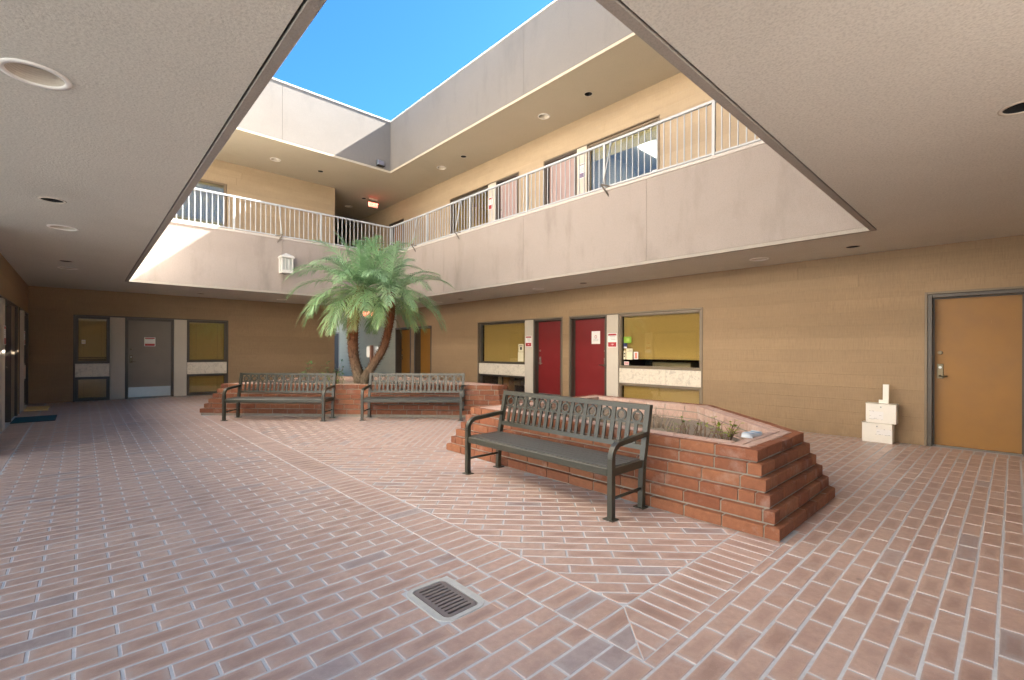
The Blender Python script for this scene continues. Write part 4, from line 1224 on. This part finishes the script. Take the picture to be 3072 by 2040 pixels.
# ------------------------------------------------------------------ wall lantern and security light
T = thing('wall_lantern', 'white box lantern with a hipped cap on the stucco band beside the palm', 'lantern', (4.05, VY1-.12, 3.39))
cx, cy = 4.05, VY1-.125; hw = .135; LWP = m_plain('lantern_paint', (.52,.52,.51), .5)
MB().cbox(cx-hw-.008, cx+hw+.008, cy-hw, VY1-.002, 3.39, 3.425, .006).build('base', LWP, T)
for sx in (-1, 1):
    for sy in (-1, 1): MB().box(cx+sx*hw-.014, cx+sx*hw+.014, cy+sy*hw*.86-.014, cy+sy*hw*.86+.014, 3.425, 3.80).build('corner_post', LWP, T)
for f in (-.34, .34): MB().box(cx+f*hw-.006, cx+f*hw+.006, cy-hw*.92, cy-hw*.80, 3.476, 3.80).build('glazing_bar', LWP, T)
MB().box(cx-hw+.0145, cx+hw-.0145, cy-hw*.93, cy-hw*.80, 3.427, 3.475).build('lower_band', LWP, T)
MB().box(cx-hw+.016, cx+hw-.016, cy-hw*.78, cy+hw*.8, 3.426, 3.80).build('glass', m_plain('lantern_glass', (.38,.41,.40), .3), T)
m = MB(); e = hw+.035
m.box(cx-e, cx+e, cy-e, cy+e*.9, 3.80, 3.83); m.box(cx-e+.015, cx+e-.015, cy-e+.015, cy+e*.8, 3.83, 3.855)
m.add([(cx-e+.01,cy-e+.01,3.855),(cx+e-.01,cy-e+.01,3.855),(cx+e-.01,cy+e*.8,3.855),(cx-e+.01,cy+e*.8,3.855),(cx,cy,3.945)], [(0,1,4),(1,2,4),(2,3,4),(3,0,4),(0,3,2,1)])
m.build('cap', LWP, T)
T = thing('security_light', 'small grey security light on the shaded corner of the parapet', 'light', (6.83, VY1, 7.08))
MB().cbox(6.72, 6.94, VY1-.09, VY1-.001, 7.09, 7.24, .008).build('housing', M['steel'], T)
MB().cbox(6.735, 6.925, VY1-.11, VY1-.091, 7.105, 7.225, .006).build('lens', m_plain('dusky_lens', (.22,.22,.26), .2), T)
MB().cbox(6.715, 6.945, VY1-.125, VY1-.001, 7.066, 7.088, .004).build('lower_lip', M['black'], T)

T = thing('conduit', 'thin conduit running down the stucco band to the lantern', 'conduit', (4.0, VY1-.012, 3.0))
MB().tube([(3.99, VY1-.010, 3.95), (3.99, VY1-.010, KB-.002)], .007, 8).build('upper_run', M['stucco_band'], T)
MB().tube([(3.99, VY1-.010, S1+.07), (3.99, VY1-.010, 3.388)], .007, 8).build('lower_run', M['stucco_band'], T)
# ------------------------------------------------------------------ twin-stemmed date palm
M['frond'] = m_leaf('palm_frond', (.18,.37,.19), (.32,.50,.32), (.54,.52,.10))
M['frond_dry'] = m_leaf('palm_frond_dry', (.26,.20,.08), (.20,.22,.07))
def m_trunk():
    t = NT('palm_trunk'); p = t.pos(); f = t.noise(t.mapping(p, (60,60,14)), 1.0, 4, .6)
    sp = t.new('SeparateXYZ'); t.set(sp, 0, p)
    g = t.math('MULTIPLY_ADD', sp.outputs[2], 1.0, -.7, True)
    lo = t.ramp(f, [(.3, (.10,.075,.05)), (.7, (.26,.20,.14))]); hi = t.ramp(f, [(.3, (.09,.03,.012)), (.7, (.26,.10,.045))])
    return t.fin(t.mix(g, lo, hi), .9, t.bump(f, .8, .01), spec=.2)
M['trunk'] = m_trunk()
rp = random.Random(21)
def frond_geo(rg, base, az, el, length, droop, width, nl, twist):
    """one pinnate frond: rachis and paired narrow leaflets, returns MB with a 'tip' value per face"""
    m = MB(); tips = []
    pts = []; p = Vector(base); d = Vector((cos(az)*cos(el), sin(az)*cos(el), sin(el))); n = 18; st = length/n
    for i in range(n+1):
        pts.append(p.copy()); p = p + d*st
        d = (d + Vector((0,0,-1))*droop*(.35+1.3*i/n)/n*1.9).normalized()
    side = Vector((-sin(az), cos(az), 0))
    rad = [max(.0018, .010*(1-i/n)**.8) for i in range(n+1)]
    m.tube(pts, rad, 4, 0, False); tips += [.35]*len(m.f)
    for k in range(nl):
        f = .10 + .90*(k+.5)/nl; x = f*n; i = min(int(x), n-1); w = x-i
        q = pts[i].lerp(pts[i+1], w); t = (pts[i+1]-pts[i]).normalized()
        up = side.cross(t).normalized()
        if up.z < 0: up = -up
        env = sin(pi*min(1, .12+f*.94))**.55
        for s in (-1, 1):
            L = width*env*rg.uniform(.86, 1.1)
            ang = radians(62 - 34*f) + rg.gauss(0, .06)
            dirv = (side*s*sin(ang) + t*cos(ang) + up*rg.uniform(.10, .38)).normalized()
            b = q; w0 = .0090*rg.uniform(.8, 1.15)
            nrm = dirv.cross(up).normalized()
            prev = None; c = b.copy(); dd = dirv.copy(); seg = 4
            o = len(m.v)
            for j in range(seg+1):
                ww = w0*(1-(j/seg)**1.7)+.0006
                fl = dd.cross(up); fl = fl.normalized() if fl.length > 1e-4 else nrm
                m.v.append(tuple(c-fl*ww)); m.v.append(tuple(c+fl*ww))
                c = c + dd*(L/seg); dd = (dd + Vector((0,0,-1))*(.20+.20*f)*rg.uniform(.6,1.3)).normalized()
            for j in range(seg):
                m.f.append((o+2*j, o+2*j+1, o+2*j+3, o+2*j+2)); m.m.append(0); tips.append(min(1, .15+.6*j/seg*rg.random()))
    return m, tips
def add_frond(T, name, m, tips, mat, bias):
    xs, ys, zs = zip(*m.v); off = ((min(xs)+max(xs))/2, (min(ys)+max(ys))/2, min(zs))
    me = m.mesh(name, mat, off); a = me.attributes.new('tip', 'FLOAT', 'FACE'); a.data.foreach_set('value', [min(1, max(0, t*bias)) for t in tips])
    o = bpy.data.objects.new(name, me); COL.objects.link(o); o.location = off; return adopt(o, T)
def spline(P, n):
    out = []; P = [Vector(p) for p in P]; P = [P[0]*2-P[1]] + P + [P[-1]*2-P[-2]]
    for i in range(1, len(P)-2):
        for k in range(n):
            t = k/n; a, b, c, d = P[i-1], P[i], P[i+1], P[i+2]
            out.append(.5*((2*b)+(c-a)*t+(2*a-5*b+4*c-d)*t*t+(3*b-a-3*c+d)*t**3))
    out.append(P[-2]); return out
def palm():
    fwv = Vector((cos(YAW), sin(YAW), 0)); rtv = Vector((sin(YAW), -cos(YAW), 0))
    def at(u, v, depth):   # point seen at photo pixel u,v at that depth
        return fwv*depth + rtv*((u-1536)/1394.65*depth) + Vector((0,0,CAM_H-(v-1049.9)/1394.65*depth))
    T = thing('palm_tree', 'twin-stemmed date palm with arching green fronds growing from the brick planter', 'palm tree', (4.5, 9.85, .5))
    base = at(1082, 1162, 10.25)
    stems = [([(base.x, base.y, .42), at(1076,1128,10.25), at(1062,1075,10.25), at(1058,1011,10.22), at(1060,950,10.2), at(1072,912,10.2), at(1084,862,10.2)],
              [.145,.122,.112,.122,.132,.118,.085]),
             ([(base.x+.02, base.y-.02, .44), at(1096,1134,10.2), at(1124,1090,10.2), at(1149,1047,10.2), at(1162,1004,10.2), at(1171,947,10.2), at(1171,905,10.2), at(1170,872,10.2)],
              [.13,.10,.088,.086,.084,.094,.090,.07])]
    crowns = []
    for P, rad in stems:
        path = spline(P, 8); n = len(path); rr = [rad[min(int(i/8), len(rad)-2)]*(1-(i%8)/8)+rad[min(int(i/8)+1, len(rad)-1)]*((i%8)/8) for i in range(n)]
        m = MB(); m.smooth = True; m.tube(path, [r*.95 for r in rr], 14)
        tr = m.build('trunk', M['trunk'], T)
        # old leaf bases and fibre
        s = MB()
        for i in range(1, n-1):
            t = (path[i+1]-path[i-1]).normalized(); a = t.cross(Vector((1,0,.2))).normalized(); b = t.cross(a)
            for k in range(15):
                w = 2*pi*(k+rp.random())/15 + i*.7; o = a*cos(w)+b*sin(w); tg = t.cross(o)
                c = path[i] + o*rr[i]*.88 + t*rp.uniform(-.02,.02); L = rp.uniform(.035,.075); wd = rp.uniform(.009,.020)
                tip = c + o*L*rp.uniform(.45,1.0) + t*L*rp.uniform(.1,.9)
                s.add([c-tg*wd, c+tg*wd, tip+tg*wd*.25, tip-tg*wd*.25, c-t*wd*.8], [(0,1,2,3),(0,3,4),(1,4,2)])
        s.build('leaf_base', M['trunk'], tr, kind='stuff', fix=False)
        crowns.append((path[-1], (path[-1]-path[-4]).normalized()))
    for ci, (c, ax) in enumerate(crowns):
        N = 42 if ci == 0 else 34; sc = 1.0 if ci == 0 else .92
        for k in range(N):
            f = (k+.5)/N                    # 0 = newest, upright; 1 = oldest, hanging
            az = k*2.39996 + ci*1.1
            el = radians(80 - 96*f**.80 + rp.gauss(0, 7))
            L = (.92 + .86*sin(pi*min(1, .18+f*.62)))*sc*rp.uniform(.90, 1.06)
            dr = .72 + .58*f + rp.uniform(-.08,.12)
            b = c + Vector((cos(az), sin(az), 0))*.045 - ax*(.16*f)
            m, tips = frond_geo(rp, b, az, el, L, dr, (.42*sc)*(.75+.35*(1-abs(f-.5))), 36, 0)
            dry = f > .93
            add_frond(T, 'frond', m, tips, M['frond_dry'] if dry and rp.random() < .5 else M['frond'], .35+1.1*f**2.2)
palm()

# ------------------------------------------------------------------ small plants
M['leaf_young'] = m_leaf('young_leaf', (.30,.36,.04), (.20,.32,.05))
M['leaf_green'] = m_leaf('bush_leaf', (.10,.22,.06), (.16,.30,.08))
M['stalk'] = m_plain('dry_stalk', (.20,.13,.085), .8, var=.3, scale=40)
M['stalk_pale'] = m_plain('pale_stalk', (.36,.29,.22), .85, var=.25, scale=40)
def leaf(m, p, d, L, w):
    d = d.normalized(); s = d.cross(Vector((0,0,1)))
    s = s.normalized() if s.length > 1e-3 else Vector((1,0,0))
    n = s.cross(d)
    m.add([p, p+d*L*.45+s*w+n*.004, p+d*L, p+d*L*.45-s*w+n*.004], [(0,1,2,3)])
def stalks(name, label, x, y, z, n, h, spread, mat, nleaf, lmat, rg, ls=.035):
    T = thing(name, label, 'plant', (x, y, z), group='plants in the brick planters'); m = MB(); lv = MB()
    for i in range(n):
        a = rg.uniform(0, 2*pi); r = rg.uniform(0, spread*.5); p = Vector((x+r*cos(a), y+r*sin(a), z-.03)); d = Vector((cos(a)*rg.uniform(.05,.5), sin(a)*rg.uniform(.05,.5), 1)).normalized()
        H = h*rg.uniform(.5, 1.1); pts = [p]; c = p
        for k in range(4):
            d = (d + Vector((rg.gauss(0,.13), rg.gauss(0,.13), 0))).normalized(); c = c + d*H/4; pts.append(c)
        m.tube(pts, [.0060,.0052,.0044,.0036,.0022], 5)
        if rg.random() < .6:
            b = pts[2]; e = Vector((rg.gauss(0,.6), rg.gauss(0,.6), .8)).normalized(); m.tube([b, b+e*H*.22, b+e*H*.38], [.004,.003,.0018], 5)
        for k in range(nleaf):
            if nleaf and rg.random() < .8:
                q = pts[rg.choice((2,3,4,4))]; e = Vector((rg.gauss(0,1), rg.gauss(0,1), rg.uniform(-.1,.6))); leaf(lv, q, e, ls*rg.uniform(.7,1.4), ls*.34)
    m.build('stem', mat, T, fix=False)
    if lv.f: lv.build('foliage', lmat, T, fix=False)
rg = random.Random(4)
stalks('dry_shrub', 'dark brown bare twiggy shrub behind the bench end', 5.20, 3.20, .385, 26, .30, .16, M['stalk'], 0, None, rg)
stalks('dry_shrub', 'pale grey twiggy shrub leaning over the planter soil', 5.30, 3.00, .385, 26, .30, .24, M['stalk_pale'], 0, None, rg)
stalks('young_shrub', 'short stalks with a few yellow leaves in the planter middle', 5.13, 2.70, .385, 9, .16, .22, M['stalk_pale'], 2, M['leaf_young'], rg)
stalks('young_shrub', 'bare crossing stalks with a yellow tuft near the planter middle', 5.10, 2.52, .385, 10, .24, .22, M['stalk'], 2, M['leaf_young'], rg, .045)
stalks('young_shrub', 'tall bare upright stalks with yellow tufts at the foot', 5.18, 2.38, .385, 8, .27, .20, M['stalk'], 1, M['leaf_young'], rg, .045)
stalks('young_shrub', 'leafy stalks topped with bright yellow green leaves near the planter corner', 5.12, 2.12, .385, 15, .27, .22, M['stalk'], 5, M['leaf_young'], rg, .055)
stalks('dry_shrub', 'thin brown twigs in the planter beyond the bench', 5.0, 3.7, .385, 16, .26, .25, M['stalk'], 1, M['leaf_green'], rg)
stalks('dry_shrub', 'loose brown twigs at the far end of the planter soil', 5.1, 4.3, .385, 16, .26, .25, M['stalk'], 1, M['leaf_green'], rg)
stalks('leafy_bush', 'small leafy green bush beside the palm trunk', 4.12, 10.28, .52, 22, .62, .35, M['stalk'], 11, M['leaf_green'], rg, .06)
stalks('leafy_bush', 'yellow green weeds by the cap of the palm planter', 3.95, 9.95, .52, 26, .34, .42, M['stalk_pale'], 9, M['leaf_young'], rg, .05)
stalks('leafy_bush', 'leafy shoots climbing behind the palm bench', 3.75, 10.85, .52, 14, .70, .26, M['stalk'], 9, M['leaf_green'], rg, .06)
# folded blue and white cloth on the planter cap
# ------------------------------------------------------------------ door plates, notices, stickers
def plaque(wl, u, w, z0, z1, hw, label, num=None, up=1.0, lines=3, group='red and white door plates'):
    """white board with a red strip on top and a red number block below"""
    T = thing('door_plate', label, 'sign', wl.pt(u, w, z0), group=group)
    H = z1-z0
    wl.B(u-hw, u+hw, w-.010, w-.004, z0, z1, .001).build('board', M['paper'], T)
    wl.B(u-hw*.88, u+hw*.88, w-.0125, w-.0102, z1-H*.17, z1-H*.05).build('top_strip', M['red'], T)
    wl.B(u-hw*.88, u+hw*.88, w-.0125, w-.0102, z0+H*.04, z0+H*.36*up).build('number_block', M['red'], T)
    for i in range(lines):
        zz = z0+H*(.76-.11*i); wl.B(u-hw*(.7-.1*(i%2)), u+hw*(.55-.15*(i%3)), w-.0108, w-.0101, zz-H*.012, zz+H*.012).build('print_line', M['print'], T)
    if num: lettering(num, wl, u, w-.0130, z0+H*.20*up, H*.15, M['paper'], T)
    m = MB()
    for du, dz in ((-.8,.93),(.8,.93),(.8,.05)):
        m = MB(); a = wl.pt(u+du*hw, w-.002, z0+dz*H); b = wl.pt(u+du*hw, w-.017, z0+dz*H); m.tube([a, b], .006, 8); m.build('standoff', M['steel'], T)
    return T
plaque(RW, 8.912, -.004, 1.436, 1.731, .116, 'red and white plate with grey print on the panel between window and dull red door', '140')
plaque(RW, 6.212, -.004, 1.418, 1.742, .126, 'red and white plate numbered 130 beside the scuffed red door', '130')
plaque(BW, 1.380, .055, 1.417, 1.661, .122, 'small square red and white sign on the taupe door', None, .78, 1)
plaque(LW, 11.24, -.014, 1.40, 1.72, .11, 'plate on metal standoffs beside the plum door')
plaque(LW, 14.555, -.032, 1.42, 1.72, .09, 'plate on metal standoffs by the window over the yellow mat')
plaque(RW, 10.53, -.004, 5.50, 5.86, .115, 'white and red plate between the upper dark window and mauve door')
T = thing('wall_notice', 'purple and white notice beside the bright upper window', 'sign', RW.pt(7.107, -.004, 5.507))
RW.B(7.0, 7.214, -.010, -.0045, 5.507, 5.865, .001).build('board', M['paper'], T)
RW.B(7.012, 7.202, -.0125, -.0102, 5.52, 5.63).build('lower_block', m_plain('print_purple', (.20,.16,.26), .6), T)
RW.B(7.012, 7.202, -.0125, -.0102, 5.815, 5.85).build('top_strip', M['print'], T)
for i in range(4): RW.B(7.04, 7.17-.02*(i%2), -.0115, -.0102, 5.66+.033*i, 5.672+.033*i).build('print_line', M['print'], T)
# paper notice taped to the scuffed red door
T = thing('paper_notice', 'white paper notice with a red ring taped to the red door', 'notice', RW.pt(6.785, D, 1.5))
RW.B(6.662, 6.908, D-.004, D-.0008, 1.502, 1.806).build('sheet', M['paper'], T)
m = MB(); N = 24; a = []
for r in (.034, .024):
    for k in range(N): a.append(RW.pt(6.785+r*cos(2*pi*k/N), D-.0048, 1.67+r*1.1*sin(2*pi*k/N)))
m.add(a, [(k, (k+1) % N, N+(k+1) % N, N+k) for k in range(N)]); m.build('ring_print', M['red'], T, fix=False)
for i in range(3): RW.B(6.71, 6.86, D-.0050, D-.0042, 1.615-.022*i, 1.620-.022*i).build('print_line', M['print'], T)
# window stickers: things stuck to the glass
def sticker(name, label, wl, u0, u1, z0, z1, w, mat, marks=()):
    T = thing(name, label, 'sticker', wl.pt((u0+u1)/2, w, z0), group='notices stuck on the windows')
    wl.B(u0, u1, w-.003, w-.0005, z0, z1, .0008).build('sheet', mat, T)
    for a, b, c, d_, mt in marks:
        wl.B(u0+(u1-u0)*a, u0+(u1-u0)*b, w-.0042, w-.0032, z0+(z1-z0)*c, z0+(z1-z0)*d_).build('print_mark', mt, T)
GW = .075-.010
gr = m_plain('sticker_green', (.22,.42,.03), .4); bl = m_plain('sticker_navy', (.02,.02,.09), .4); pk = m_plain('sticker_red', (.72,.22,.14), .5); dg = m_plain('sticker_lime', (.40,.55,.10), .4)
pc = m_plain('sticker_cream', (.72,.66,.46), .6)
sticker('window_sticker', 'green square sticker in the corner of the shaded window', RW, 5.76, 5.955, 1.515, 1.655, GW, gr, [(.25,.65,.25,.75,dg)])
sticker('window_sticker', 'navy sticker under the green one', RW, 5.868, 5.960, 1.395, 1.512, GW, bl, [(.1,.9,.02,.3,M['paper'])])
sticker('window_sticker', 'large cream card with rounded print on the shaded window', RW, 5.727, 5.890, 1.145, 1.392, GW, pc, [(.1,.6,.82,.86,M['print']),(.1,.85,.72,.75,M['print'])])
sticker('window_sticker', 'small card with a red oval beside the cream card', RW, 5.586, 5.698, 1.156, 1.316, GW, M['paper'], [(.22,.78,.1,.9,pk)])
sticker('window_sticker', 'narrow tall strip with dark print on the shaded window', RW, 5.908, 5.960, 1.145, 1.343, GW, pc, [(.2,.8,.6,.75,M['black_print']),(.2,.8,.3,.42,M['black_print'])])
sticker('window_sticker', 'pale pink sticker at the bottom corner of the shaded window', RW, 5.82, 5.945, 1.018, 1.10, GW, m_plain('sticker_pink', (.72,.55,.50), .6), [(.1,.9,.55,.7,M['red']),(.1,.8,.25,.4,M['red'])])
GW1 = D-.010
sticker('window_notice', 'tan notice with a black round symbol on the wide window', RW, 9.25, 9.45, 1.30, 1.515, GW1, pc, [(.3,.7,.25,.62,M['black_print']),(.2,.85,.80,.86,M['black_print']),(.2,.85,.70,.74,M['black_print'])])
sticker('window_notice', 'plain tan sheet under the round symbol notice', RW, 9.25, 9.47, 1.03, 1.29, GW1, pc, [])
sticker('window_sticker', 'small white sticker on the narrow blind window', BW, 0.0, .076, 1.465, 1.569, .055-.010, M['paper'], [(.1,.9,.3,.7,pc)])
sticker('window_sticker', 'white sheet in the lower corner of the bright upper window', RW, 5.14, 5.27, B2+.93, B2+1.10, .09-.010, M['paper'], [])
sticker('window_sticker', 'white sheet in the lower corner of the dark upper window', RW, 10.72, 10.90, B2+.95, B2+1.08, .11-.010, M['paper'], [])

# ------------------------------------------------------------------ mail boxes left by the wall
WP = m_plain('box_enamel', (.80,.77,.70), .4, var=.04)
def mailbox(label, y0, y1, z0, z1, flip):
    T = thing('mail_box', label, 'box', (8.715, (y0+y1)/2, z0), group='old mail boxes stacked by the tan wall')
    x0, x1 = 8.632, 8.80
    MB().cbox(x0+.006, x1, y0, y1, z0+.0006, z1-.0006, .004).build('body', WP, T)
    zl = z0+.065 if flip else z0+.012
    MB().cbox(x0, x0+.0055, y0+.002, y1-.002, zl, z1-.003, .001).build('door', WP, T)
    MB().cbox(x0-.004, x1+.004, y0-.006, y1+.006, z1-.0004, z1+.004, .001).build('lid', WP, T)
    m = MB(); m.tube([(x0+.001, (y0+y1)/2-.0, z1-.045), (x0-.006, (y0+y1)/2, z1-.045)], .010, 12); m.build('lock', M['steel'], T)
    return T
t1 = mailbox('lower white metal mail box standing on the brick floor', 1.196, 1.555, 0, .283, True)
t2 = mailbox('upper white metal mail box with a torn paper label', 1.152, 1.510, .288, .572, False)
rb = random.Random(9)
for t_, (a, b, c, d_) in ((t2, (1.30, 1.46, .345, .46)), (t1, (1.21, 1.38, .12, .20))):
    MB().box(8.6308, 8.6314, a, b, c, d_).build('paper_label', M['paper'], t_)
    for i in range(14):
        yy = rb.uniform(a, b); ll = rb.uniform(.006, .03); zz = rb.choice((c, d_, rb.uniform(c, d_))) + rb.uniform(-.004, .004)
        MB().box(8.6296, 8.6306, yy, yy+ll, zz, zz+.003).build('scratch', M['print'], t_)
T = thing('cardboard_offcut', 'white upright board standing on the stacked mail boxes', 'board', (8.72, 1.29, .577))
m = MB(); m.add([(8.70,1.250,.577),(8.70,1.365,.577),(8.70,1.365,.630),(8.70,1.318,.630),(8.71,1.318,.86),(8.71,1.250,.86),
                 (8.735,1.250,.577),(8.735,1.365,.577),(8.735,1.365,.630),(8.735,1.318,.630),(8.745,1.318,.86),(8.745,1.250,.86)],
                [(0,1,2,3,4,5),(11,10,9,8,7,6)]+[(i,(i+1)%6,6+(i+1)%6,6+i) for i in range(6)])
m.build('upright', WP, T)

# ------------------------------------------------------------------ door mats
def mat_obj(label, x0, x1, y0, y1, h, mat, wav, border=None):
    T = thing('door_mat', label, 'mat', ((x0+x1)/2, (y0+y1)/2, 0)); m = MB(); nx, ny = 16, 24
    for s in (0, 1):
        for i in range(nx+1):
            for j in range(ny+1):
                x, y = x0+(x1-x0)*i/nx, y0+(y1-y0)*j/ny
                m.v.append((x+.008*sin(y*9), y+.01*sin(x*7), .003+h*s + wav*(.5+.5*sin(y*8+x*5))*(.4+.6*i/nx)))
    o = (nx+1)*(ny+1)
    for i in range(nx):
        for j in range(ny):
            a = i*(ny+1)+j; m.f += [(a, a+1, a+ny+2, a+ny+1), (o+a, o+a+ny+1, o+a+ny+2, o+a+1)]
    for i in range(nx):
        for j in (0, ny): a = i*(ny+1)+j; m.f.append((a, a+ny+1, o+a+ny+1, o+a))
    for j in range(ny):
        for i in (0, nx): a = i*(ny+1)+j; m.f.append((a, a+1, o+a+1, o+a))
    m.m = [0]*len(m.f); m.build('pile', mat, T)
    if border:
        r = MB()
        for bx in ((x0-.02,x0+.012,y0-.02,y1+.02),(x1-.012,x1+.02,y0-.02,y1+.02),(x0+.012,x1-.012,y0-.02,y0+.012),(x0+.012,x1-.012,y1-.012,y1+.02)): r.box(*bx, .002, h+.002)
        r.build('rubber_edge', border, T)
mat_obj('blue green ribbed door mat before the plum door', -.915, -.375, 12.17, 13.09, .010, m_plain('mat_teal', (.015,.085,.11), .95, var=.35, scale=160, bump=1.0), 0, m_plain('mat_rubber', (.01,.04,.055), .7))
mat_obj('pale yellow foam mat lying crooked by the corner', -.90, -.53, 14.2, 15.12, .022, m_plain('mat_yellow', (.72,.55,.24), .9, var=.1, scale=20), .02)

# ------------------------------------------------------------------ sign on a post behind the palm
T = thing('sign_post', 'brown post carrying the blank back of a white sign behind the palm', 'sign', (5.63, 11.55, .5))
MB().cbox(5.59, 5.67, 11.51, 11.59, .45, 1.46, .008).build('post', m_plain('post_brown', (.22,.11,.075), .7, var=.15), T)
m = MB(); rr = rrect(-.155, .155, -.145, .145, .03, 4); dx, dy = sin(YAW), -cos(YAW)
cx, cy = 5.63+.045*cos(YAW)+.02, 11.55+.045*sin(YAW)+.02
n = len(rr)
m.add([(cx+dx*a+cos(YAW)*.02*s, cy+dy*a+sin(YAW)*.02*s, 1.285+b) for s in (0,.2) for a, b in rr], [tuple(range(n)), tuple(range(n, 2*n))[::-1]]+[(i,(i+1)%n,n+(i+1)%n,n+i) for i in range(n)])
m.build('panel', M['white_paint'], T)

# ------------------------------------------------------------------ folded cloth on the planter cap
T = thing('folded_cloth', 'folded white cloth with blue stripes lying on the planter cap', 'cloth', (4.5, 1.62, .58))
m = MB(); n = 12
for k in range(n+1):
    a = k/n; x = 4.33+.33*a; 
    for s, (dy, dz) in enumerate(((-.05,.0),(-.045,.018),(.045,.022),(.05,.0))):
        m.v.append((x+.01*sin(5*a), 1.61+.02*a+dy+.012*sin(7*a), .578+dz*(1+.5*sin(3*a))*(.6 if k in (0,n) else 1)+ .004*sin(9*a)))
for k in range(n):
    for s in range(3): m.f.append((4*k+s, 4*k+s+1, 4*k+s+5, 4*k+s+4)); m.m.append(1 if s == 1 and (k % 4 == 3) else 0)
m.f += [(0,1,2,3), (4*n,4*n+1,4*n+2,4*n+3)]; m.m += [0,0]; m.smooth = True
m.build('cloth', [m_plain('cloth_white', (.48,.52,.56), .8), m_plain('cloth_blue', (.10,.24,.42), .8)], T)
